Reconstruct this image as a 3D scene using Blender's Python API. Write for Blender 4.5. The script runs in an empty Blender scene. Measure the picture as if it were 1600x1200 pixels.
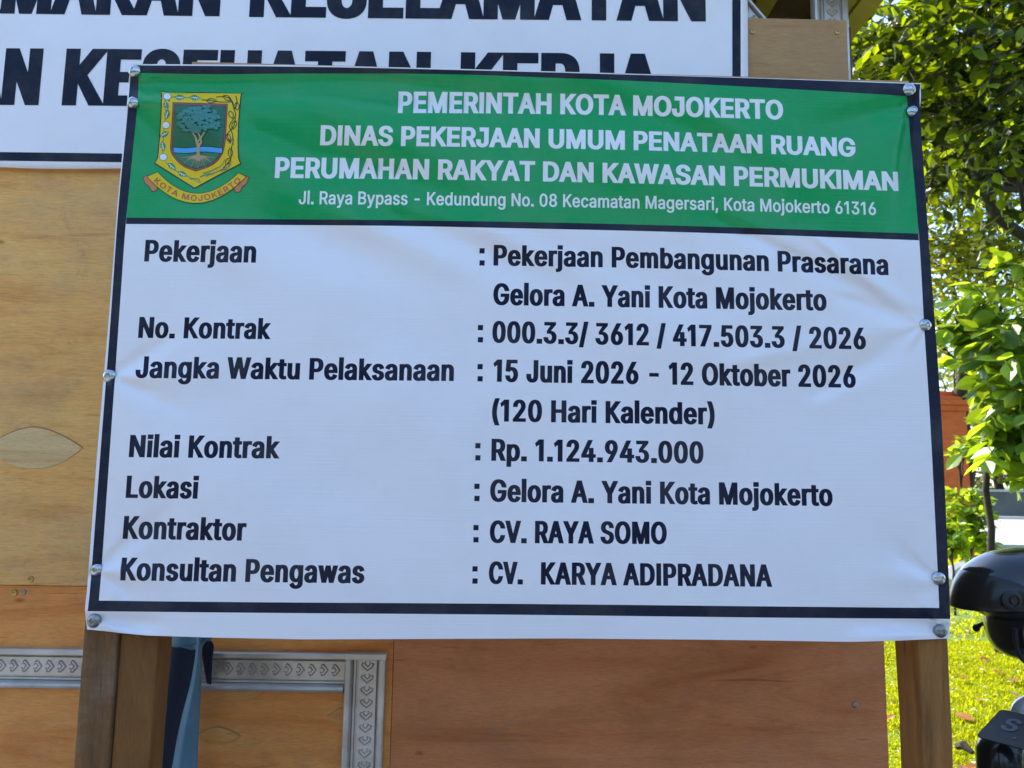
import bpy, bmesh, math, random
import numpy as np
from mathutils import Vector, Matrix, noise
from mathutils.geometry import delaunay_2d_cdt
R = math.radians
scene = bpy.context.scene
COL = scene.collection
random.seed(7)

# ------------------------------------------------------------------ camera
PITCH, ROLL, YAW, FPX = R(6.9), R(0.9), 0.015, 1200.0
CAM = Vector((0, 0, 1.5))
def _axes():
    f = Vector((math.sin(YAW)*math.cos(PITCH), math.cos(YAW)*math.cos(PITCH), math.sin(PITCH)))
    r0 = Vector((math.cos(YAW), -math.sin(YAW), 0)); u0 = r0.cross(f)
    r = r0*math.cos(ROLL) + u0*math.sin(ROLL); u = u0*math.cos(ROLL) - r0*math.sin(ROLL)
    return f, r, u
FW, RT, UP = _axes()
cd = bpy.data.cameras.new('camera'); cam = bpy.data.objects.new('camera', cd); COL.objects.link(cam)
cd.sensor_width = 36; cd.lens = 36*FPX/1600; cd.clip_start = .02; cd.clip_end = 2000
m = Matrix((RT, UP, -FW)).transposed().to_4x4(); m.translation = CAM
cam.matrix_world = m
cd.dof.use_dof = True; cd.dof.focus_distance = 1.42; cd.dof.aperture_fstop = 9.0
scene.camera = cam
def at(px, py, Y):
    """the point of the vertical plane y = Y behind a point of the 1600x1200 photograph"""
    d = FW*FPX + RT*(px-800) + UP*(600-py)
    return CAM + d*(Y/d.y)
def atg(px, Y, z=0.0):
    """ground point at distance Y in the photograph's column px (near the horizon)"""
    p = at(px, 760, Y); return Vector((p.x, Y, z))

# ------------------------------------------------------------------ light
SUN_DIR = Vector((-.50, .74, .80)).normalized()
w = bpy.data.worlds.new('World'); scene.world = w; w.use_nodes = True
nt = w.node_tree; bg = nt.nodes['Background']
sky = nt.nodes.new('ShaderNodeTexSky'); sky.sky_type = 'NISHITA'; sky.sun_disc = False
sky.sun_elevation = math.asin(SUN_DIR.z); sky.sun_rotation = math.atan2(SUN_DIR.x, SUN_DIR.y)
sky.air_density = 1.0; sky.dust_density = .8; sky.ozone_density = 2.6
nt.links.new(sky.outputs[0], bg.inputs[0]); bg.inputs[1].default_value = .15
sl = bpy.data.lights.new('sun', 'SUN'); sl.energy = 3.6; sl.angle = R(.5); sl.color = (1, .93, .80)
so = bpy.data.objects.new('sun', sl); COL.objects.link(so)
so.rotation_euler = SUN_DIR.to_track_quat('Z', 'Y').to_euler(); so.location = SUN_DIR*40
scene.view_settings.view_transform = 'Standard'; scene.view_settings.look = 'None'
scene.view_settings.exposure = 1.88; scene.view_settings.gamma = 1
scene.render.resolution_x = 1024; scene.render.resolution_y = 768
scene.cycles.max_bounces = 8; scene.cycles.transparent_max_bounces = 12

# ------------------------------------------------------------------ materials
def mat(name, col, rough=.6, metal=0., spec=.5, var=None, vscale=8., bump=0., bscale=60., coord='Object', stretch=(1, 1, 1), coat=0.):
    mt = bpy.data.materials.new(name); mt.use_nodes = True
    n = mt.node_tree.nodes; l = mt.node_tree.links; b = n['Principled BSDF']
    b.inputs['Base Color'].default_value = (*col, 1); b.inputs['Roughness'].default_value = rough
    b.inputs['Metallic'].default_value = metal; b.inputs['Specular IOR Level'].default_value = spec
    b.inputs['Coat Weight'].default_value = coat
    if var or bump:
        tc = n.new('ShaderNodeTexCoord'); mp = n.new('ShaderNodeMapping'); mp.inputs['Scale'].default_value = stretch
        l.new(tc.outputs[coord], mp.inputs[0])
    if var:
        nz = n.new('ShaderNodeTexNoise'); nz.inputs['Scale'].default_value = vscale; nz.inputs['Detail'].default_value = 8; nz.inputs['Roughness'].default_value = .62
        l.new(mp.outputs[0], nz.inputs['Vector'])
        rp = n.new('ShaderNodeValToRGB'); rp.color_ramp.elements[0].position = .32; rp.color_ramp.elements[1].position = .68
        rp.color_ramp.elements[0].color = (*var, 1); rp.color_ramp.elements[1].color = (*col, 1)
        l.new(nz.outputs[0], rp.inputs[0]); l.new(rp.outputs[0], b.inputs['Base Color'])
    if bump:
        n2 = n.new('ShaderNodeTexNoise'); n2.inputs['Scale'].default_value = bscale; n2.inputs['Detail'].default_value = 6
        l.new(mp.outputs[0], n2.inputs['Vector'])
        bp = n.new('ShaderNodeBump'); bp.inputs['Strength'].default_value = bump; bp.inputs['Distance'].default_value = .01
        l.new(n2.outputs[0], bp.inputs['Height']); l.new(bp.outputs[0], b.inputs['Normal'])
    return mt

def wood(name, light, mid, dark, grain=(1.2, 1.2, 15), stain=(.2, .16, .11), stain_amt=.35, rough=.7, seed=0., ring=1.0, knots=.75, streak=.55, red=(.46, .19, .06), red_amt=.42, smudge=.30):
    """plywood / timber: long grain, broad figure, blotchy stains and pencil-thin dark streaks, in object space"""
    mt = bpy.data.materials.new(name); mt.use_nodes = True
    n = mt.node_tree.nodes; l = mt.node_tree.links; b = n['Principled BSDF']; b.inputs['Roughness'].default_value = rough
    b.inputs['Specular IOR Level'].default_value = .25
    tc = n.new('ShaderNodeTexCoord')
    def mapped(sc, off=0.):
        mp = n.new('ShaderNodeMapping'); mp.inputs['Scale'].default_value = sc; mp.inputs['Location'].default_value = (seed+off, seed*.7+off, seed*1.3)
        l.new(tc.outputs['Object'], mp.inputs[0]); return mp
    def nz(sc, scale, det=6, rgh=.6, dist=0., off=0.):
        t = n.new('ShaderNodeTexNoise'); t.inputs['Scale'].default_value = scale; t.inputs['Detail'].default_value = det
        t.inputs['Roughness'].default_value = rgh; t.inputs['Distortion'].default_value = dist
        l.new(mapped(sc, off).outputs[0], t.inputs['Vector']); return t
    def ramp(src, *st):
        r = n.new('ShaderNodeValToRGB'); e = r.color_ramp.elements
        while len(e) < len(st): e.new(.5)
        for q, (p, c) in zip(e, st): q.position = p; q.color = (*c, 1) if len(c) == 3 else c
        l.new(src, r.inputs[0]); return r
    def mix(kind, fac, a, c):
        x = n.new('ShaderNodeMix'); x.data_type = 'RGBA'; x.blend_type = kind
        if isinstance(fac, float): x.inputs[0].default_value = fac
        else: l.new(fac, x.inputs[0])
        l.new(a, x.inputs[6]); l.new(c, x.inputs[7]); return x.outputs[2]
    g1 = nz(tuple(v*.35+.25 for v in grain), 2.0*ring, 7, .62, 1.8)          # broad figure
    c1 = ramp(g1.outputs[0], (.28, dark), (.44, mid), (.64, light))
    g2 = nz(tuple(v*2.2 for v in grain), 13, 10, .75)                                           # fine grain
    c2 = ramp(g2.outputs[0], (.3, (.76, .73, .69)), (.62, (1.07, 1.06, 1.05)))
    base = mix('MULTIPLY', 1.0, c1.outputs[0], c2.outputs[0])
    g3 = nz((1, 1, 1.6), 3.1, 7, .68, .4, 3.3)                            # blotches
    f3 = ramp(g3.outputs[0], (.46, (0, 0, 0)), (.74, (1, 1, 1)))
    sc = n.new('ShaderNodeRGB'); sc.outputs[0].default_value = (*stain, 1)
    mf = n.new('ShaderNodeMath'); mf.operation = 'MULTIPLY'; mf.inputs[1].default_value = stain_amt
    l.new(f3.outputs[0], mf.inputs[0])
    base = mix('MIX', mf.outputs[0], base, sc.outputs[0])
    g4 = nz(tuple(v*.8 for v in grain), 5, 3, .5, .6, 8.1)                # dark streaks
    f4 = ramp(g4.outputs[0], (.68, (0, 0, 0)), (.76, (1, 1, 1)))
    dk = n.new('ShaderNodeRGB'); dk.outputs[0].default_value = (dark[0]*.45, dark[1]*.4, dark[2]*.35, 1)
    m4 = n.new('ShaderNodeMath'); m4.operation = 'MULTIPLY'; m4.inputs[1].default_value = streak
    l.new(f4.outputs[0], m4.inputs[0])
    base = mix('MIX', m4.outputs[0], base, dk.outputs[0])
    g6 = nz((1.0, 1.0, 2.6) if grain[2] > grain[0] else (2.6, 2.6, 1.0), 5.5, 9, .72, .8, 5.7)              # reddish resin blotches
    f6 = ramp(g6.outputs[0], (.52, (0, 0, 0)), (.74, (red_amt,)*3)); rc = n.new('ShaderNodeRGB'); rc.outputs[0].default_value = (*red, 1)
    base = mix('MIX', f6.outputs[0], base, rc.outputs[0])
    g7 = nz((1.3, 1.3, 1), 9.5, 10, .78, 1.2, 9.9)                                                          # grey handling smudges
    f7 = ramp(g7.outputs[0], (.56, (0, 0, 0)), (.70, (smudge,)*3)); gc = n.new('ShaderNodeRGB'); gc.outputs[0].default_value = (.19, .165, .14, 1)
    base = mix('MIX', f7.outputs[0], base, gc.outputs[0])
    g8 = nz(tuple(v*1.2 for v in grain), 34, 6, .7, .3, 2.9)                                                # fine open pores
    f8 = ramp(g8.outputs[0], (.58, (1, 1, 1)), (.70, (.66, .60, .54))); base = mix('MULTIPLY', 1.0, base, f8.outputs[0])
    vo = n.new('ShaderNodeTexVoronoi'); vo.inputs['Scale'].default_value = 5.2; vo.inputs['Randomness'].default_value = 1   # small knots and specks
    l.new(mapped((1.0, 1.0, 2.2) if grain[2] > grain[0] else (2.2, 2.2, 1.), 4.4).outputs[0], vo.inputs['Vector'])
    n5 = nz((1, 1, 2), 40, 3, .6, 0, 1.1); ad = n.new('ShaderNodeMath'); ad.operation = 'MULTIPLY_ADD'; ad.inputs[1].default_value = .10
    l.new(n5.outputs[0], ad.inputs[0]); l.new(vo.outputs['Distance'], ad.inputs[2])
    f5 = ramp(ad.outputs[0], (.075, (1, 1, 1)), (.13, (0, 0, 0)))
    m5 = n.new('ShaderNodeMath'); m5.operation = 'MULTIPLY'; m5.inputs[1].default_value = knots
    l.new(f5.outputs[0], m5.inputs[0]); base = mix('MIX', m5.outputs[0], base, dk.outputs[0])
    l.new(base, b.inputs['Base Color'])
    bp = n.new('ShaderNodeBump'); bp.inputs['Strength'].default_value = .25; bp.inputs['Distance'].default_value = .004
    l.new(g2.outputs[0], bp.inputs['Height']); l.new(bp.outputs[0], b.inputs['Normal'])
    return mt

def vinyl(name, col, rough=.42, spec=.5, weave=.2):
    mt = bpy.data.materials.new(name); mt.use_nodes = True
    n = mt.node_tree.nodes; l = mt.node_tree.links; b = n['Principled BSDF']
    b.inputs['Base Color'].default_value = (*col, 1); b.inputs['Roughness'].default_value = rough; b.inputs['Specular IOR Level'].default_value = spec
    tc = n.new('ShaderNodeTexCoord'); mp = n.new('ShaderNodeMapping'); mp.inputs['Scale'].default_value = (2.5, 2.5, 260)
    l.new(tc.outputs['Object'], mp.inputs[0])
    nz = n.new('ShaderNodeTexNoise'); nz.inputs['Scale'].default_value = 1.5; nz.inputs['Detail'].default_value = 3
    l.new(mp.outputs[0], nz.inputs['Vector'])
    n2 = n.new('ShaderNodeTexNoise'); n2.inputs['Scale'].default_value = 7; n2.inputs['Detail'].default_value = 9; n2.inputs['Roughness'].default_value = .7
    l.new(tc.outputs['Object'], n2.inputs['Vector']); mx = n.new('ShaderNodeMix'); mx.data_type = 'RGBA'
    mr = n.new('ShaderNodeMapRange'); mr.inputs[1].default_value = .45; mr.inputs[2].default_value = .75; mr.inputs[3].default_value = 0; mr.inputs[4].default_value = .10
    l.new(n2.outputs[0], mr.inputs[0]); l.new(mr.outputs[0], mx.inputs[0]); mx.inputs[6].default_value = (*col, 1); mx.inputs[7].default_value = (.42, .38, .33, 1)
    l.new(mx.outputs[2], b.inputs['Base Color'])
    m2 = n.new('ShaderNodeMapRange'); m2.inputs[3].default_value = rough-.10; m2.inputs[4].default_value = rough+.14; l.new(n2.outputs[0], m2.inputs[0]); l.new(m2.outputs[0], b.inputs['Roughness'])
    bp = n.new('ShaderNodeBump'); bp.inputs['Strength'].default_value = weave; bp.inputs['Distance'].default_value = .002
    l.new(nz.outputs[0], bp.inputs['Height']); l.new(bp.outputs[0], b.inputs['Normal'])
    return mt

def leaf_mat(name, dark, light, trans, tfac=.42, lo=.7, hi=1.):
    mt = bpy.data.materials.new(name); mt.use_nodes = True
    n = mt.node_tree.nodes; l = mt.node_tree.links; b = n['Principled BSDF']; out = n['Material Output']
    b.inputs['Roughness'].default_value = .42
    ge = n.new('ShaderNodeNewGeometry'); rp = n.new('ShaderNodeValToRGB')
    rp.color_ramp.elements[0].color = (*dark, 1); rp.color_ramp.elements[1].color = (*light, 1)
    e_ = rp.color_ramp.elements; e_[1].position = .93; q_ = e_.new(.965); q_.color = (light[0]*2.2, light[1]*1.05, light[2], 1)
    l.new(ge.outputs['Random Per Island'], rp.inputs[0]); l.new(rp.outputs[0], b.inputs['Base Color'])
    tr = n.new('ShaderNodeBsdfTranslucent')
    r2 = n.new('ShaderNodeValToRGB'); r2.color_ramp.elements[0].position = .35; r2.color_ramp.elements[0].color = (*[c*lo for c in trans], 1); r2.color_ramp.elements[1].color = (*[min(.9, c*hi) for c in trans], 1)
    l.new(ge.outputs['Random Per Island'], r2.inputs[0]); l.new(r2.outputs[0], tr.inputs[0])
    mx = n.new('ShaderNodeMixShader'); mx.inputs[0].default_value = tfac
    l.new(b.outputs[0], mx.inputs[1]); l.new(tr.outputs[0], mx.inputs[2]); l.new(mx.outputs[0], out.inputs[0])
    return mt

M = {}
M['white_vinyl'] = vinyl('white_vinyl', (.86, .815, .845))
M['green_ink'] = vinyl('green_ink', (.0, .32, .088), .28, .32)
M['navy_ink'] = vinyl('navy_ink', (.009, .013, .032), .45, .22)
M['text_ink'] = vinyl('text_ink', (.008, .010, .032), .5, .14)
M['white_ink'] = vinyl('white_ink', (.82, .79, .81), .42)
M['banner_ink'] = vinyl('banner_ink', (.007, .011, .028), .48, .16)
M['galv'] = mat('galvanised_steel', (.62, .64, .64), .27, 1., var=(.34, .35, .35), vscale=140)
M['dull'] = mat('dull_weathered_steel', (.36, .37, .36), .42, 1., var=(.20, .20, .19), vscale=150)
M['brass'] = mat('brass_screw', (.50, .34, .12), .35, 1.)
M['greyscrew'] = mat('grey_screw', (.30, .31, .34), .4, 1.)
M['trim'] = mat('embossed_zinc', (.62, .58, .54), .34, .5, var=(.42, .36, .31), vscale=11, bump=.08, bscale=40)
M['ply_tan'] = wood('plywood_tan', (0.860, 0.489, 0.159), (0.860, 0.437, 0.133), (0.715, 0.333, 0.090), stain=(.40, .29, .18), stain_amt=.55, seed=1.7)
M['ply_orange'] = wood('plywood_orange', (0.860, 0.380, 0.112), (0.824, 0.307, 0.079), (0.656, 0.194, 0.044), stain=(.36, .16, .06), stain_amt=.5, seed=5.1, ring=.8)
M['ply_brown'] = wood('plywood_brown', (0.673, 0.262, 0.112), (0.600, 0.215, 0.081), (0.482, 0.137, 0.044), stain=(.24, .10, .04), stain_amt=.5, seed=9.4, ring=.7, red=(.30, .10, .035))
M['ply_grey'] = wood('plywood_grey', (0.512, 0.306, 0.149), (0.467, 0.272, 0.125), (0.378, 0.209, 0.093), stain=(.20, .15, .10), red_amt=.15, smudge=.42, seed=3.3)
M['patch'] = wood('veneer_patch', (.80, .56, .28), (.74, .49, .225), (.58, .35, .14), grain=(2, 2, 30), stain_amt=.1, seed=12., knots=0., smudge=0., red_amt=.15)
M['patch_red'] = wood('veneer_patch_red', (.76, .36, .11), (.70, .29, .08), (.56, .19, .045), grain=(2, 2, 30), stain_amt=.1, seed=15., knots=0., smudge=0., red_amt=.15)
M['crack'] = mat('dark_glue_line', (.40, .20, .075), .9)
M['post_grey'] = wood('weathered_timber', (0.265, 0.138, 0.058), (0.193, 0.096, 0.037), (0.096, 0.045, 0.016), grain=(15, 15, 1.2), stain=(.34, .29, .22), stain_amt=.5, knots=.9, streak=.85, red_amt=.15, seed=2.2)
M['post_brown'] = wood('brown_timber', (0.251, 0.112, 0.030), (0.195, 0.080, 0.019), (0.105, 0.038, 0.009), grain=(15, 15, 1.2), stain=(.11, .06, .025), stain_amt=.4, knots=.9, streak=.85, red_amt=.15, seed=6.2)
M['post_pale'] = wood('pale_timber', (0.354, 0.158, 0.046), (0.291, 0.125, 0.032), (0.172, 0.066, 0.016), grain=(15, 15, 1.2), stain=(.17, .11, .06), stain_amt=.4, knots=.9, streak=.85, red_amt=.15, seed=8.8)
M['batten'] = wood('batten_wood', (.55, .37, .2), (.5, .32, .16), (.4, .24, .11), seed=4.)
M['roof'] = mat('olive_yellow_roof', (.50, .40, .05), .5, var=(.40, .32, .04), vscale=6)
M['dark_wood'] = wood('dark_timber', (.12, .07, .04), (.09, .05, .03), (.05, .03, .02), seed=4.4)
M['blue_cloth'] = mat('blue_plastic_cloth', (.10, .235, .32), .5, var=(.07, .175, .26), vscale=9, bump=.1, bscale=30)
M['navy_layer'] = mat('navy_layer', (.006, .010, .028), .8, bump=.1, bscale=80)

# ------------------------------------------------------------------ object helpers
def mesh_obj(name, V, F, mats, parent=None, fm=None, smooth=False):
    me = bpy.data.meshes.new(name); me.from_pydata([tuple(v) for v in V], [], [tuple(f) for f in F])
    for q in (mats if isinstance(mats, (list, tuple)) else [mats]): me.materials.append(q)
    if fm is not None: me.polygons.foreach_set('material_index', np.asarray(fm, dtype=np.int32))
    if smooth: me.polygons.foreach_set('use_smooth', np.ones(len(me.polygons), dtype=bool))
    me.update()
    o = bpy.data.objects.new(name, me); COL.objects.link(o)
    if parent is not None: put(o, parent)
    return o
def put(o, parent):
    o.parent = parent; o.matrix_parent_inverse = Matrix.Translation(parent.location).inverted() if parent.type == 'EMPTY' else Matrix()
def thing(name, loc, label, cat, group=None):
    o = bpy.data.objects.new(name, None); COL.objects.link(o); o.location = loc; o.empty_display_size = .1
    o['label'] = label; o['category'] = cat
    if group: o['group'] = group
    return o
def tag(o, label, cat, group=None, kind=None):
    if label: o['label'] = label
    if cat: o['category'] = cat
    if group: o['group'] = group
    if kind: o['kind'] = kind
    return o
def struct(o): o['kind'] = 'structure'; return o

class MB:
    def __init__(s): s.V, s.F, s.m = [], [], []
    def add(s, V, F, mi=0):
        b = len(s.V); s.V += [tuple(v) for v in V]; s.F += [tuple(i+b for i in f) for f in F]; s.m += [mi]*len(F); return s
    def box(s, a, b, mi=0, bev=0.):
        (x0, y0, z0), (x1, y1, z1) = a, b
        if bev <= 0:
            V = [(x, y, z) for x in (x0, x1) for y in (y0, y1) for z in (z0, z1)]
            return s.add(V, [(0, 1, 3, 2), (4, 6, 7, 5), (0, 4, 5, 1), (2, 3, 7, 6), (0, 2, 6, 4), (1, 5, 7, 3)], mi)
        bm = bmesh.new(); bmesh.ops.create_cube(bm, size=1)
        for v in bm.verts: v.co = Vector(((x0+x1)/2+v.co.x*(x1-x0), (y0+y1)/2+v.co.y*(y1-y0), (z0+z1)/2+v.co.z*(z1-z0)))
        bmesh.ops.bevel(bm, geom=bm.edges[:], offset=bev, segments=2, affect='EDGES', profile=.6)
        bm.verts.index_update(); s.add([v.co[:] for v in bm.verts], [[v.index for v in f.verts] for f in bm.faces], mi); bm.free(); return s
    def tube(s, pts, rad, n=8, mi=0, cap=True):
        pts = [Vector(p) for p in pts]; k = len(pts)
        rad = [rad]*k if isinstance(rad, (int, float)) else rad
        V, F = [], []; prev = None
        for i, p in enumerate(pts):
            t = (pts[min(i+1, k-1)]-pts[max(i-1, 0)]).normalized()
            a = prev if prev is not None else (Vector((0, 0, 1)) if abs(t.z) < .9 else Vector((1, 0, 0)))
            a = (a - t*a.dot(t)).normalized(); b = t.cross(a); prev = a
            for j in range(n):
                q = 2*math.pi*j/n; V.append(p + (a*math.cos(q)+b*math.sin(q))*rad[i])
        for i in range(k-1):
            for j in range(n):
                F.append((i*n+j, i*n+(j+1) % n, (i+1)*n+(j+1) % n, (i+1)*n+j))
        if cap: F.append(tuple(range(n-1, -1, -1))); F.append(tuple((k-1)*n+j for j in range(n)))
        return s.add(V, F, mi)
    def lathe(s, prof, org, axis, n=20, mi=0):
        axis = Vector(axis).normalized(); a = axis.orthogonal().normalized(); b = axis.cross(a); org = Vector(org)
        V, F = [], []; k = len(prof)
        for r, h in prof:
            for j in range(n):
                q = 2*math.pi*j/n; V.append(org + axis*h + (a*math.cos(q)+b*math.sin(q))*r)
        for i in range(k-1):
            for j in range(n): F.append((i*n+j, i*n+(j+1) % n, (i+1)*n+(j+1) % n, (i+1)*n+j))
        F.append(tuple(range(n-1, -1, -1))); F.append(tuple((k-1)*n+j for j in range(n)))
        return s.add(V, F, mi)
    def build(s, name, mats, parent=None, smooth=False, fix=True):
        o = mesh_obj(name, s.V, s.F, mats, parent, s.m, smooth)
        if fix:
            bm = bmesh.new(); bm.from_mesh(o.data); bmesh.ops.recalc_face_normals(bm, faces=bm.faces[:]); bm.to_mesh(o.data); bm.free()
        return o
def autosmooth(o, ang=40):
    bm = bmesh.new(); bm.from_mesh(o.data)
    for f in bm.faces: f.smooth = True
    for e in bm.edges:
        if len(e.link_faces) == 2 and e.calc_face_angle(0) > R(ang): e.smooth = False
    bm.to_mesh(o.data); bm.free(); return o

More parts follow.
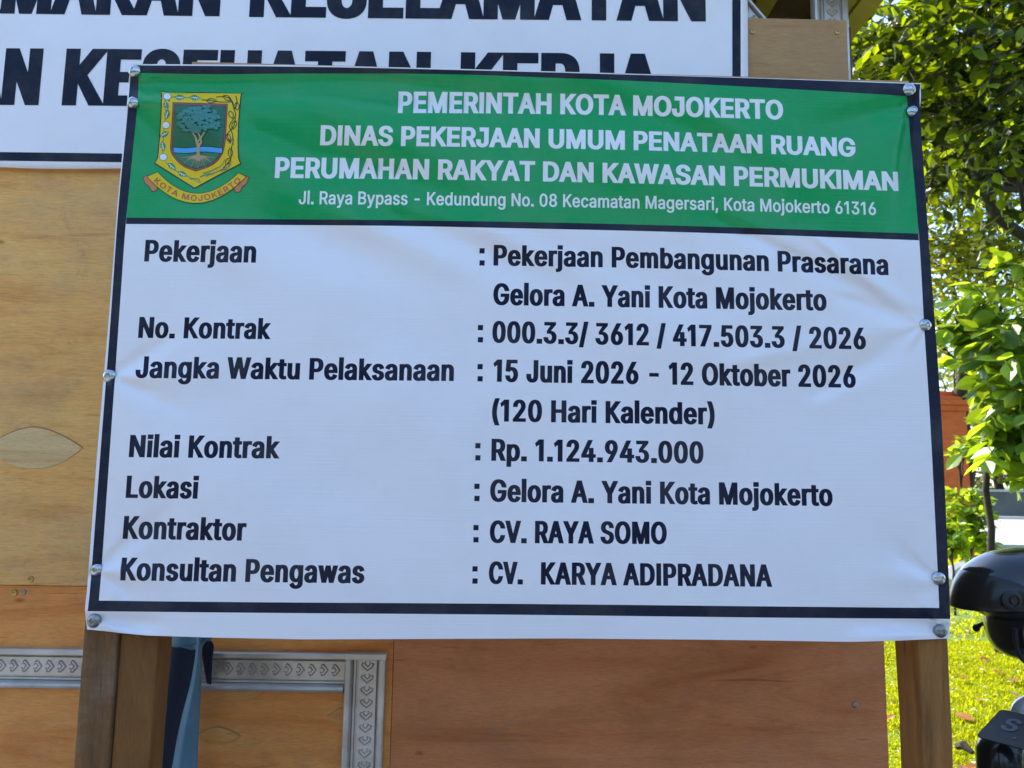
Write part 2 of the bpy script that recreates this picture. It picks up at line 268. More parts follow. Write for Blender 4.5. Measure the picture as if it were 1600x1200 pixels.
# ------------------------------------------------------------------ lettering: glyph outlines (cap height 1000), made bold and condensed as the print is
GLYPHS = {  # character code: advance, outlines as x, y, x, y ...
40: [537, [175, 406, 178, 481, 185, 557, 198, 636, 214, 715, 235, 792, 259, 867, 286, 938, 315, 1002, 347, 1060, 464, 1060, 431, 989, 402, 917, 375, 842, 352, 766, 333, 691, 317, 616, 306, 543, 300, 473, 297, 406, 299, 346, 305, 286, 315, 225, 329, 163, 347, 99, 370, 32, 397, -38, 428, -111, 464, -189, 347, -189, 295, -91, 252, 7, 219, 107, 195, 208, 180, 307]],
41: [537, [73, -189, 110, -110, 142, -35, 169, 35, 191, 102, 209, 167, 222, 229, 232, 289, 238, 348, 240, 406, 237, 473, 231, 543, 219, 616, 204, 691, 185, 766, 162, 842, 136, 917, 106, 989, 73, 1060, 190, 1060, 222, 1002, 251, 938, 279, 867, 303, 792, 323, 715, 340, 636, 352, 557, 359, 480, 362, 406, 357, 306, 342, 205, 317, 105, 284, 5, 241, -93, 190, -189]],
44: [369, [74, -235, 133, 140, 269, 140, 166, -235]],
45: [891, [662, 481, 662, 369, 224, 369, 224, 481]],
46: [369, [187, -9, 164, -6, 143, 3, 124, 17, 109, 36, 100, 57, 97, 81, 100, 104, 109, 126, 124, 144, 143, 159, 164, 168, 187, 170, 211, 168, 232, 159, 251, 144, 266, 126, 274, 104, 277, 81, 274, 57, 266, 36, 251, 17, 232, 3, 211, -6]],
47: [490, [462, 1047, 140, -150, 28, -150, 350, 1047]],
48: [891, [446, -13, 409, -12, 375, -7, 342, 2, 312, 14, 283, 29, 255, 47, 230, 69, 207, 94, 186, 122, 167, 152, 150, 186, 135, 223, 123, 262, 112, 305, 104, 349, 99, 397, 95, 447, 94, 499, 95, 552, 99, 602, 104, 649, 113, 694, 123, 737, 136, 776, 151, 813, 168, 847, 187, 878, 208, 906, 231, 930, 256, 952, 283, 971, 312, 986, 343, 998, 375, 1007, 410, 1012, 446, 1013, 482, 1012, 516, 1007, 548, 998, 579, 986, 608, 971, 635, 952, 660, 930, 683, 906, 704, 878, 723, 847, 740, 813, 755, 776, 768, 737, 778, 694, 786, 649, 792, 602, 795, 552, 797, 499, 795, 447, 792, 397, 786, 349, 778, 305, 768, 262, 755, 223, 741, 186, 724, 152, 705, 122, 684, 94, 661, 69, 636, 47, 608, 29, 580, 14, 549, 2, 516, -7, 482, -12], [446, 97, 469, 99, 492, 103, 513, 109, 534, 118, 553, 130, 570, 145, 602, 181, 628, 227, 649, 283, 664, 347, 673, 419, 676, 499, 673, 581, 664, 653, 649, 717, 628, 773, 602, 819, 570, 855, 553, 870, 534, 882, 513, 891, 492, 898, 469, 902, 446, 903, 422, 902, 399, 898, 377, 891, 357, 882, 338, 870, 320, 855, 289, 819, 263, 773, 242, 717, 227, 653, 218, 581, 215, 499, 218, 419, 227, 347, 242, 283, 263, 227, 289, 181, 320, 145, 338, 130, 357, 118, 377, 109, 399, 103, 422, 99]],
49: [891, [150, 0, 150, 107, 768, 107, 768, 0], [542, 1000, 542, 0, 417, 0, 417, 881, 411, 881, 169, 703, 169, 839, 390, 1000]],
50: [891, [126, 0, 126, 93, 460, 450, 555, 555, 577, 585, 596, 614, 611, 642, 621, 670, 627, 700, 630, 730, 627, 764, 618, 795, 605, 823, 586, 847, 564, 867, 537, 883, 507, 894, 475, 901, 440, 903, 402, 901, 369, 893, 339, 880, 312, 862, 290, 839, 273, 813, 260, 782, 252, 749, 250, 711, 129, 711, 133, 769, 147, 822, 169, 869, 200, 912, 237, 947, 281, 976, 331, 997, 384, 1009, 442, 1013, 500, 1009, 553, 997, 601, 976, 644, 948, 680, 915, 710, 875, 732, 831, 745, 783, 749, 732, 747, 695, 740, 660, 729, 624, 713, 588, 690, 550, 660, 508, 624, 463, 578, 411, 525, 353, 300, 119, 300, 111, 765, 111, 765, 0]],
51: [891, [428, -13, 369, -10, 313, 1, 261, 19, 213, 44, 172, 75, 138, 113, 124, 134, 111, 156, 102, 180, 94, 205, 89, 231, 86, 259, 215, 259, 221, 226, 232, 197, 249, 171, 270, 149, 295, 131, 325, 116, 357, 106, 392, 100, 430, 98, 469, 100, 506, 108, 541, 119, 571, 136, 597, 157, 618, 183, 634, 212, 644, 246, 647, 285, 644, 320, 635, 354, 621, 386, 601, 414, 574, 439, 540, 459, 499, 474, 451, 484, 395, 487, 308, 487, 308, 588, 566, 881, 566, 889, 137, 889, 137, 1000, 732, 1000, 732, 905, 415, 547, 415, 568, 451, 570, 486, 570, 518, 567, 549, 562, 579, 553, 606, 542, 632, 529, 655, 514, 677, 498, 696, 479, 714, 459, 729, 437, 742, 414, 753, 390, 762, 365, 768, 339, 771, 312, 772, 285, 771, 256, 768, 229, 761, 202, 753, 177, 742, 153, 728, 130, 695, 88, 655, 53, 607, 24, 553, 3, 493, -9]],
52: [891, [78, 207, 78, 311, 485, 1000, 611, 1000, 213, 326, 213, 319, 812, 319, 812, 207], [554, 0, 554, 238, 554, 287, 554, 624, 674, 624, 674, 0]],
53: [891, [435, -13, 377, -10, 324, 2, 275, 22, 231, 48, 194, 80, 163, 118, 139, 161, 124, 207, 117, 256, 240, 256, 245, 227, 256, 200, 271, 175, 291, 153, 314, 134, 341, 118, 370, 107, 401, 100, 435, 98, 474, 101, 510, 111, 543, 127, 572, 148, 597, 174, 617, 205, 632, 240, 641, 278, 644, 319, 641, 360, 632, 399, 616, 435, 596, 466, 570, 493, 540, 515, 506, 531, 469, 541, 428, 544, 395, 542, 362, 537, 329, 528, 299, 515, 273, 500, 252, 483, 132, 497, 189, 1000, 720, 1000, 720, 889, 296, 889, 263, 593, 268, 593, 291, 611, 318, 626, 349, 639, 382, 648, 416, 654, 451, 656, 495, 653, 538, 645, 578, 631, 615, 612, 648, 589, 678, 561, 705, 529, 727, 493, 745, 454, 758, 412, 766, 368, 768, 321, 767, 289, 764, 259, 758, 229, 749, 201, 738, 174, 725, 149, 710, 124, 693, 102, 674, 81, 653, 62, 631, 45, 607, 30, 581, 17, 554, 6, 526, -3, 497, -9, 467, -12]],
54: [891, [445, -13, 414, -12, 385, -9, 357, -3, 330, 5, 304, 16, 280, 29, 256, 44, 235, 61, 215, 79, 197, 100, 181, 122, 166, 146, 153, 172, 143, 199, 135, 227, 129, 256, 126, 287, 125, 318, 128, 367, 139, 417, 157, 470, 183, 527, 221, 594, 270, 669, 496, 1000, 633, 1000, 297, 513, 286, 513, 296, 532, 309, 549, 324, 565, 342, 580, 362, 593, 385, 603, 409, 611, 434, 616, 462, 617, 520, 613, 573, 600, 621, 579, 663, 550, 698, 514, 727, 471, 748, 423, 760, 368, 764, 309, 763, 278, 760, 249, 754, 221, 746, 193, 736, 167, 723, 143, 692, 98, 654, 59, 609, 28, 585, 15, 559, 5, 532, -3, 504, -9, 475, -12], [445, 95, 482, 98, 517, 108, 548, 123, 575, 144, 599, 169, 618, 199, 632, 233, 641, 269, 644, 309, 641, 349, 632, 386, 618, 419, 599, 449, 575, 474, 548, 494, 517, 509, 482, 518, 445, 521, 408, 518, 373, 510, 342, 495, 314, 474, 290, 450, 271, 420, 257, 387, 248, 351, 246, 311, 248, 271, 257, 234, 271, 200, 290, 170, 314, 144, 342, 123, 373, 108, 408, 98]],
55: [891, [191, 0, 636, 881, 636, 889, 122, 889, 122, 1000, 768, 1000, 768, 882, 324, 0]],
56: [891, [445, -13, 380, -9, 321, 3, 266, 22, 219, 49, 178, 82, 146, 121, 132, 143, 121, 166, 113, 189, 107, 214, 103, 239, 102, 266, 105, 307, 113, 346, 128, 384, 147, 418, 171, 448, 199, 474, 230, 495, 264, 511, 300, 520, 300, 525, 276, 532, 254, 542, 234, 554, 215, 569, 198, 586, 182, 605, 169, 626, 158, 648, 149, 672, 143, 696, 139, 721, 138, 748, 143, 797, 156, 842, 178, 884, 208, 921, 244, 953, 287, 979, 335, 998, 388, 1010, 445, 1013, 501, 1010, 554, 998, 602, 979, 644, 953, 681, 921, 710, 884, 733, 842, 746, 797, 750, 748, 749, 722, 745, 696, 739, 672, 731, 649, 720, 627, 706, 605, 691, 586, 674, 569, 655, 554, 635, 542, 614, 532, 591, 525, 591, 520, 626, 511, 659, 495, 690, 474, 718, 448, 742, 418, 761, 384, 776, 346, 785, 307, 788, 266, 787, 239, 783, 214, 777, 189, 768, 166, 757, 143, 744, 121, 711, 82, 671, 49, 623, 22, 569, 3, 509, -9], [445, 97, 487, 99, 526, 106, 560, 118, 590, 135, 615, 155, 635, 180, 650, 208, 659, 239, 662, 272, 659, 308, 649, 341, 634, 371, 612, 397, 587, 420, 556, 438, 522, 452, 485, 460, 445, 462, 404, 460, 367, 452, 333, 438, 302, 420, 276, 397, 255, 371, 239, 341, 230, 308, 227, 272, 230, 239, 239, 208, 253, 180, 274, 155, 299, 135, 329, 118, 364, 106, 402, 99], [445, 569, 479, 571, 510, 579, 539, 590, 564, 606, 586, 626, 604, 650, 617, 677, 625, 706, 628, 738, 625, 770, 617, 800, 605, 826, 587, 849, 566, 868, 541, 884, 512, 895, 480, 902, 445, 904, 410, 902, 378, 895, 349, 884, 323, 868, 302, 849, 284, 826, 271, 800, 264, 770, 261, 738, 264, 706, 271, 677, 284, 650, 302, 626, 323, 606, 349, 590, 379, 579, 410, 571]],
57: [891, [444, 1013, 475, 1012, 504, 1009, 532, 1003, 559, 995, 585, 984, 610, 971, 633, 956, 654, 939, 674, 921, 692, 900, 709, 878, 723, 854, 736, 828, 746, 801, 754, 773, 760, 744, 763, 713, 764, 682, 761, 633, 750, 583, 733, 530, 706, 473, 668, 406, 619, 331, 394, 0, 256, 0, 593, 487, 604, 487, 594, 468, 581, 451, 565, 435, 547, 420, 527, 407, 505, 397, 481, 389, 455, 384, 428, 383, 370, 387, 317, 400, 269, 421, 227, 450, 192, 486, 163, 529, 142, 577, 129, 632, 125, 691, 126, 722, 129, 752, 135, 780, 143, 807, 154, 833, 166, 858, 198, 903, 235, 941, 280, 972, 305, 985, 330, 995, 357, 1003, 385, 1009, 414, 1012], [444, 905, 408, 902, 374, 892, 342, 877, 314, 856, 291, 831, 272, 801, 258, 767, 249, 731, 246, 691, 249, 651, 258, 614, 272, 581, 291, 551, 314, 526, 342, 506, 374, 491, 408, 482, 444, 479, 482, 482, 516, 490, 548, 505, 575, 526, 599, 550, 618, 580, 632, 613, 641, 649, 644, 689, 641, 729, 632, 766, 618, 800, 599, 830, 576, 856, 548, 877, 517, 892, 482, 902]],
58: [369, [187, -9, 164, -6, 143, 3, 124, 17, 109, 36, 100, 57, 97, 81, 100, 104, 109, 126, 124, 144, 143, 159, 164, 168, 187, 170, 211, 168, 232, 159, 251, 144, 266, 126, 274, 104, 277, 81, 274, 57, 266, 36, 251, 17, 232, 3, 211, -6], [187, 532, 164, 535, 143, 544, 124, 558, 109, 577, 100, 598, 97, 621, 100, 645, 109, 667, 124, 685, 143, 700, 164, 709, 187, 711, 211, 709, 232, 700, 251, 685, 266, 667, 274, 645, 277, 621, 274, 598, 266, 577, 251, 558, 232, 544, 211, 535]],
65: [943, [32, 0, 396, 1000, 543, 1000, 910, 0, 777, 0, 564, 595, 519, 732, 456, 940, 482, 940, 418, 729, 374, 595, 167, 0], [216, 279, 216, 391, 727, 391, 727, 279]],
66: [897, [118, 0, 118, 1000, 474, 1000, 539, 996, 597, 984, 646, 964, 688, 938, 722, 906, 749, 869, 767, 827, 779, 783, 783, 735, 780, 695, 773, 660, 760, 629, 743, 603, 724, 581, 700, 562, 675, 547, 648, 534, 619, 524, 619, 515, 651, 510, 682, 499, 714, 483, 743, 460, 769, 432, 791, 399, 808, 361, 818, 317, 821, 268, 818, 219, 806, 173, 787, 131, 774, 112, 759, 94, 742, 77, 722, 62, 701, 48, 677, 35, 623, 16, 558, 4, 485, 0], [245, 112, 481, 112, 518, 113, 552, 117, 581, 123, 607, 132, 630, 143, 648, 157, 664, 172, 676, 189, 686, 207, 693, 226, 697, 247, 699, 268, 696, 301, 687, 332, 673, 361, 654, 388, 630, 410, 601, 429, 567, 443, 530, 451, 488, 454, 245, 454], [245, 561, 468, 561, 503, 563, 536, 570, 566, 582, 593, 598, 616, 618, 635, 642, 649, 669, 658, 699, 660, 732, 659, 753, 655, 773, 649, 793, 640, 811, 628, 827, 614, 843, 598, 857, 578, 868, 556, 877, 531, 883, 503, 887, 472, 888, 245, 888]],
67: [1003, [526, -13, 483, -12, 442, -6, 403, 2, 366, 14, 330, 30, 295, 49, 263, 71, 233, 96, 205, 125, 180, 156, 157, 190, 137, 227, 119, 266, 105, 308, 94, 352, 86, 399, 81, 448, 79, 499, 81, 551, 86, 600, 94, 647, 105, 691, 119, 733, 137, 773, 157, 810, 180, 844, 205, 875, 233, 903, 263, 928, 295, 951, 330, 970, 366, 986, 403, 998, 442, 1006, 483, 1012, 526, 1013, 575, 1011, 623, 1004, 669, 991, 712, 974, 753, 952, 790, 926, 824, 896, 854, 861, 880, 822, 902, 780, 918, 734, 930, 685, 803, 685, 793, 718, 781, 748, 765, 776, 747, 800, 726, 822, 702, 842, 677, 859, 649, 872, 620, 883, 589, 890, 558, 894, 526, 896, 495, 895, 466, 891, 438, 884, 411, 875, 386, 864, 361, 850, 337, 833, 316, 814, 296, 793, 277, 769, 261, 743, 246, 715, 233, 685, 222, 652, 214, 617, 208, 580, 205, 541, 203, 499, 205, 458, 208, 419, 214, 382, 222, 347, 233, 315, 246, 284, 261, 256, 278, 230, 296, 207, 316, 185, 338, 166, 361, 150, 386, 136, 412, 124, 439, 116, 467, 109, 496, 105, 526, 104, 558, 106, 589, 110, 620, 118, 649, 128, 677, 142, 702, 158, 726, 178, 747, 200, 765, 225, 781, 252, 793, 283, 803, 315, 930, 315, 918, 266, 902, 220, 881, 178, 855, 140, 825, 105, 791, 74, 753, 48, 713, 26, 669, 9, 623, -3, 576, -11]],
68: [987, [430, 0, 189, 0, 189, 112, 422, 112, 462, 113, 499, 117, 534, 124, 567, 133, 597, 144, 625, 159, 651, 175, 674, 194, 695, 216, 714, 239, 731, 265, 745, 293, 757, 323, 767, 355, 775, 389, 780, 425, 783, 462, 785, 502, 780, 578, 767, 647, 745, 709, 731, 736, 715, 762, 696, 785, 676, 806, 653, 825, 628, 842, 601, 856, 572, 867, 541, 876, 507, 883, 472, 887, 434, 888, 183, 888, 183, 1000, 443, 1000, 491, 998, 536, 993, 579, 985, 619, 973, 657, 959, 693, 940, 726, 919, 757, 895, 785, 868, 810, 838, 832, 805, 852, 769, 869, 730, 883, 689, 894, 646, 901, 601, 906, 552, 907, 502, 906, 451, 901, 403, 893, 357, 883, 313, 869, 272, 852, 233, 832, 197, 809, 164, 783, 134, 755, 106, 723, 82, 689, 60, 652, 42, 613, 27, 571, 15, 527, 7, 480, 2], [245, 1000, 245, 0, 118, 0, 118, 1000]],
69: [823, [118, 0, 118, 1000, 732, 1000, 732, 888, 245, 888, 245, 562, 699, 562, 699, 450, 245, 450, 245, 112, 738, 112, 738, 0]],
71: [1023, [528, -13, 485, -12, 443, -6, 403, 2, 365, 14, 328, 30, 294, 49, 261, 72, 231, 97, 204, 125, 179, 156, 156, 190, 136, 227, 119, 267, 104, 309, 93, 353, 85, 399, 81, 448, 79, 499, 81, 551, 85, 600, 93, 647, 104, 691, 119, 733, 136, 773, 156, 810, 179, 844, 203, 875, 231, 903, 260, 928, 293, 951, 327, 970, 362, 986, 400, 998, 438, 1006, 479, 1012, 521, 1013, 572, 1011, 622, 1003, 669, 990, 714, 972, 755, 950, 793, 922, 827, 891, 857, 857, 883, 818, 904, 777, 921, 733, 932, 685, 802, 685, 791, 717, 777, 746, 761, 773, 743, 797, 723, 820, 700, 839, 675, 856, 649, 870, 620, 882, 589, 890, 556, 894, 521, 896, 492, 895, 464, 891, 436, 884, 410, 876, 385, 864, 360, 850, 337, 833, 315, 815, 295, 793, 277, 770, 261, 744, 246, 715, 233, 685, 222, 652, 214, 617, 208, 580, 205, 541, 203, 499, 205, 458, 208, 419, 214, 382, 222, 348, 233, 315, 246, 285, 261, 256, 278, 231, 296, 207, 317, 186, 338, 167, 362, 150, 387, 136, 413, 125, 440, 116, 469, 109, 498, 105, 528, 104, 582, 108, 632, 120, 678, 140, 718, 167, 751, 201, 779, 242, 799, 289, 811, 341, 815, 398, 854, 391, 556, 391, 556, 503, 940, 503, 940, 393, 938, 353, 934, 315, 926, 278, 916, 243, 903, 210, 886, 179, 867, 149, 846, 122, 823, 97, 798, 75, 770, 55, 740, 37, 709, 22, 676, 9, 641, -1, 605, -8, 567, -12]],
72: [1016, [118, 0, 118, 1000, 245, 1000, 245, 568, 771, 568, 771, 1000, 898, 1000, 898, 0, 771, 0, 771, 456, 245, 456, 245, 0]],
73: [591, [61, 0, 61, 112, 232, 112, 232, 888, 61, 888, 61, 1000, 530, 1000, 530, 888, 359, 888, 359, 112, 530, 112, 530, 0]],
74: [779, [364, -13, 321, -11, 281, -5, 244, 6, 209, 21, 177, 41, 148, 64, 123, 92, 102, 124, 86, 159, 74, 197, 67, 240, 65, 286, 65, 340, 192, 340, 192, 286, 193, 256, 197, 229, 204, 205, 213, 183, 225, 163, 239, 146, 255, 131, 274, 119, 294, 110, 315, 103, 339, 99, 364, 98, 388, 99, 411, 103, 433, 110, 453, 119, 471, 131, 487, 146, 502, 163, 513, 183, 522, 205, 529, 229, 533, 256, 534, 286, 534, 1000, 661, 1000, 661, 286, 659, 240, 652, 197, 640, 159, 624, 124, 604, 92, 578, 64, 549, 41, 518, 21, 483, 6, 446, -5, 406, -11]],
75: [917, [205, 286, 205, 425, 273, 513, 343, 596, 416, 677, 715, 1000, 881, 1000, 454, 542, 448, 543], [118, 0, 118, 1000, 245, 1000, 245, 657, 244, 442, 245, 380, 245, 0], [732, 0, 369, 509, 448, 608, 882, 0]],
76: [772, [118, 0, 118, 1000, 245, 1000, 245, 112, 710, 112, 710, 0]],
77: [1235, [118, 0, 118, 1000, 298, 1000, 545, 368, 565, 312, 588, 241, 612, 165, 632, 96, 604, 96, 625, 162, 649, 238, 672, 311, 693, 368, 936, 1000, 1116, 1000, 1116, 0, 991, 0, 991, 572, 992, 643, 993, 725, 995, 812, 997, 899, 1008, 899, 978, 805, 947, 713, 919, 633, 896, 572, 672, 0, 562, 0, 335, 572, 313, 631, 285, 710, 254, 801, 220, 899, 234, 899, 236, 818, 238, 731, 239, 646, 240, 572, 240, 0]],
78: [1029, [118, 0, 118, 1000, 268, 1000, 674, 359, 713, 296, 762, 210, 813, 108, 796, 105, 788, 213, 785, 309, 784, 383, 784, 1000, 911, 1000, 911, 0, 760, 0, 397, 570, 349, 650, 291, 749, 211, 889, 234, 892, 240, 754, 244, 645, 246, 572, 246, 0]],
79: [1048, [525, -13, 483, -12, 442, -6, 403, 2, 366, 14, 330, 30, 296, 49, 263, 71, 233, 96, 206, 125, 181, 156, 158, 190, 137, 227, 120, 266, 105, 308, 94, 352, 86, 399, 81, 448, 79, 499, 81, 551, 86, 600, 94, 647, 105, 691, 120, 733, 137, 773, 158, 810, 181, 844, 206, 875, 233, 903, 263, 928, 296, 951, 330, 970, 366, 986, 403, 998, 442, 1006, 483, 1012, 525, 1013, 567, 1012, 608, 1006, 647, 998, 684, 986, 720, 970, 754, 951, 786, 928, 816, 903, 844, 875, 869, 844, 891, 810, 912, 773, 929, 733, 944, 691, 955, 647, 963, 600, 968, 551, 969, 499, 968, 448, 963, 399, 955, 352, 944, 308, 929, 266, 912, 227, 891, 190, 869, 156, 844, 125, 816, 96, 786, 71, 754, 49, 720, 30, 684, 14, 647, 2, 608, -6, 567, -12], [525, 104, 554, 105, 583, 109, 610, 115, 637, 124, 662, 135, 687, 149, 710, 166, 732, 184, 752, 205, 771, 229, 788, 255, 803, 283, 816, 314, 827, 347, 835, 382, 841, 419, 844, 458, 846, 499, 844, 541, 841, 581, 835, 618, 827, 653, 816, 686, 803, 717, 788, 745, 771, 771, 752, 795, 732, 816, 710, 834, 687, 851, 662, 865, 637, 876, 610, 885, 583, 891, 554, 895, 525, 896, 495, 895, 467, 891, 439, 885, 413, 876, 387, 864, 362, 850, 339, 834, 317, 815, 297, 794, 278, 770, 261, 744, 246, 716, 233, 685, 222, 653, 214, 618, 208, 580, 205, 541, 203, 499, 205, 458, 208, 419, 214, 382, 222, 347, 233, 314, 246, 284, 261, 255, 278, 229, 297, 206, 317, 185, 339, 166, 362, 150, 387, 136, 413, 124, 439, 115, 467, 109, 495, 105]],
80: [874, [118, 0, 118, 1000, 462, 1000, 500, 999, 535, 995, 568, 990, 599, 981, 627, 971, 653, 958, 677, 943, 699, 927, 719, 909, 737, 889, 753, 868, 766, 845, 787, 795, 799, 741, 803, 683, 799, 626, 787, 572, 766, 522, 753, 499, 737, 477, 719, 457, 699, 439, 677, 422, 653, 407, 627, 394, 599, 384, 568, 376, 535, 370, 500, 366, 462, 365, 215, 365, 215, 477, 457, 477, 506, 479, 548, 488, 584, 503, 613, 523, 637, 548, 655, 577, 667, 610, 675, 645, 677, 683, 675, 722, 667, 757, 655, 789, 637, 818, 613, 842, 584, 862, 548, 877, 505, 886, 456, 889, 245, 889, 245, 0]],
82: [883, [118, 0, 118, 1000, 464, 1000, 501, 999, 536, 996, 569, 990, 600, 982, 628, 973, 655, 960, 679, 946, 701, 931, 721, 913, 738, 894, 754, 874, 767, 851, 788, 803, 801, 750, 805, 692, 801, 634, 788, 582, 767, 534, 754, 512, 738, 491, 721, 473, 701, 456, 679, 440, 654, 427, 628, 415, 599, 406, 569, 398, 536, 393, 501, 390, 464, 389, 189, 389, 189, 501, 459, 501, 508, 504, 550, 512, 585, 524, 615, 542, 638, 564, 656, 591, 669, 621, 676, 655, 679, 692, 676, 730, 669, 765, 656, 796, 638, 823, 614, 846, 585, 864, 549, 878, 507, 886, 458, 889, 245, 889, 245, 0], [694, 0, 452, 450, 595, 450, 841, 0]],
83: [878, [440, -17, 370, -13, 307, -2, 251, 18, 201, 45, 159, 78, 126, 118, 100, 163, 83, 214, 75, 268, 205, 268, 212, 232, 224, 200, 243, 172, 266, 149, 295, 130, 327, 115, 363, 105, 400, 99, 440, 97, 484, 99, 524, 106, 562, 118, 596, 135, 624, 156, 648, 181, 665, 209, 676, 240, 679, 274, 676, 304, 667, 330, 653, 352, 633, 371, 609, 387, 582, 402, 551, 415, 517, 426, 481, 437, 361, 470, 321, 483, 285, 497, 251, 512, 221, 529, 194, 548, 169, 568, 149, 591, 132, 615, 119, 641, 110, 670, 104, 700, 102, 732, 103, 760, 107, 786, 113, 811, 122, 836, 133, 858, 147, 880, 181, 919, 222, 952, 270, 979, 325, 998, 383, 1010, 446, 1013, 510, 1010, 568, 998, 621, 978, 668, 952, 708, 920, 741, 882, 766, 839, 782, 793, 788, 743, 663, 743, 659, 767, 652, 789, 642, 810, 629, 828, 613, 845, 594, 860, 573, 872, 550, 883, 526, 891, 499, 897, 472, 900, 442, 901, 401, 899, 363, 892, 329, 880, 299, 864, 273, 845, 253, 822, 238, 796, 229, 768, 226, 738, 230, 706, 240, 679, 257, 656, 280, 636, 305, 619, 333, 606, 417, 577, 519, 549, 612, 518, 645, 504, 676, 487, 705, 467, 732, 444, 756, 418, 776, 388, 791, 354, 800, 316, 803, 272, 801, 246, 798, 220, 792, 195, 784, 170, 773, 147, 760, 125, 744, 104, 727, 84, 707, 66, 685, 49, 662, 34, 636, 21, 578, 0, 512, -13]],
84: [882, [62, 888, 62, 1000, 819, 1000, 819, 888, 505, 888, 505, 0, 379, 0, 379, 888]],
85: [1017, [509, -16, 470, -15, 433, -11, 398, -5, 365, 4, 333, 16, 303, 30, 274, 47, 248, 65, 225, 85, 203, 107, 184, 131, 166, 157, 152, 185, 140, 213, 130, 243, 123, 274, 119, 307, 118, 340, 118, 1000, 244, 1000, 244, 350, 248, 304, 259, 261, 277, 222, 301, 187, 331, 158, 368, 134, 410, 116, 457, 105, 509, 101, 561, 105, 608, 116, 650, 134, 686, 158, 716, 187, 740, 222, 758, 261, 768, 304, 772, 350, 772, 1000, 899, 1000, 899, 340, 897, 307, 893, 274, 887, 243, 877, 213, 865, 185, 850, 157, 833, 131, 814, 107, 792, 85, 768, 65, 743, 47, 714, 30, 684, 16, 653, 4, 619, -5, 584, -11, 547, -15]],
86: [943, [401, 0, 32, 1000, 166, 1000, 378, 405, 423, 270, 487, 60, 461, 60, 525, 271, 569, 405, 776, 1000, 910, 1000, 546, 0]],
87: [1349, [305, 0, 32, 1000, 162, 1000, 321, 385, 345, 286, 367, 184, 387, 78, 372, 78, 393, 184, 415, 286, 440, 385, 602, 1000, 746, 1000, 907, 385, 933, 286, 956, 184, 977, 78, 960, 78, 981, 184, 1003, 286, 1028, 385, 1186, 1000, 1316, 1000, 1042, 0, 895, 0, 723, 635, 691, 769, 660, 934, 687, 934, 658, 776, 625, 635, 453, 0]],
89: [928, [400, 0, 400, 409, 32, 1000, 179, 1000, 378, 677, 437, 574, 455, 539, 472, 498, 491, 453, 440, 453, 458, 499, 476, 540, 494, 576, 551, 677, 749, 1000, 895, 1000, 527, 409, 527, 0]],
97: [765, [314, -17, 268, -14, 226, -5, 186, 10, 150, 30, 119, 56, 94, 88, 75, 124, 63, 166, 60, 212, 63, 252, 71, 287, 85, 316, 104, 341, 126, 362, 152, 380, 182, 394, 213, 405, 246, 414, 350, 432, 459, 446, 485, 450, 506, 455, 521, 462, 533, 471, 539, 484, 542, 501, 542, 505, 540, 534, 534, 560, 524, 583, 511, 603, 493, 620, 471, 633, 446, 643, 417, 648, 385, 650, 351, 648, 320, 643, 293, 634, 269, 621, 249, 607, 231, 591, 217, 574, 205, 556, 197, 538, 81, 572, 100, 615, 125, 650, 154, 680, 187, 704, 223, 724, 261, 738, 301, 748, 341, 754, 381, 756, 409, 755, 438, 751, 470, 746, 501, 737, 532, 725, 562, 708, 589, 688, 613, 661, 634, 630, 649, 591, 659, 546, 662, 494, 662, 0, 544, 0, 544, 102, 536, 102, 525, 84, 512, 67, 495, 48, 475, 31, 451, 16, 423, 2, 391, -8, 355, -15], [335, 89, 377, 92, 415, 101, 448, 115, 476, 135, 499, 157, 518, 183, 531, 211, 539, 241, 542, 271, 542, 373, 535, 368, 524, 362, 510, 358, 455, 346, 394, 337, 345, 330, 317, 326, 290, 320, 264, 312, 240, 302, 220, 289, 203, 274, 191, 255, 183, 233, 181, 206, 183, 182, 189, 161, 200, 142, 215, 126, 233, 113, 255, 103, 279, 95, 306, 91]],
98: [834, [451, -16, 408, -13, 371, -6, 339, 7, 312, 24, 289, 42, 271, 61, 232, 115, 220, 115, 220, 0, 103, 0, 103, 1000, 223, 1000, 223, 628, 232, 628, 270, 680, 288, 699, 310, 716, 337, 733, 369, 745, 406, 753, 450, 756, 481, 754, 510, 750, 538, 744, 565, 735, 591, 723, 615, 709, 638, 692, 659, 673, 679, 652, 697, 628, 713, 603, 727, 575, 739, 545, 749, 514, 757, 481, 763, 446, 766, 409, 767, 371, 766, 333, 763, 296, 757, 261, 749, 228, 739, 196, 727, 166, 713, 138, 697, 113, 679, 89, 660, 68, 639, 49, 616, 32, 591, 17, 566, 5, 539, -4, 511, -11, 481, -15], [433, 92, 477, 96, 515, 108, 549, 129, 578, 156, 602, 190, 621, 229, 634, 273, 642, 321, 645, 372, 642, 423, 634, 470, 621, 513, 603, 552, 579, 585, 550, 612, 516, 632, 477, 644, 433, 648, 389, 644, 351, 633, 317, 613, 288, 587, 264, 555, 246, 517, 232, 473, 224, 425, 221, 372, 224, 319, 232, 270, 246, 226, 265, 187, 289, 154, 318, 128, 352, 108, 390, 96]],
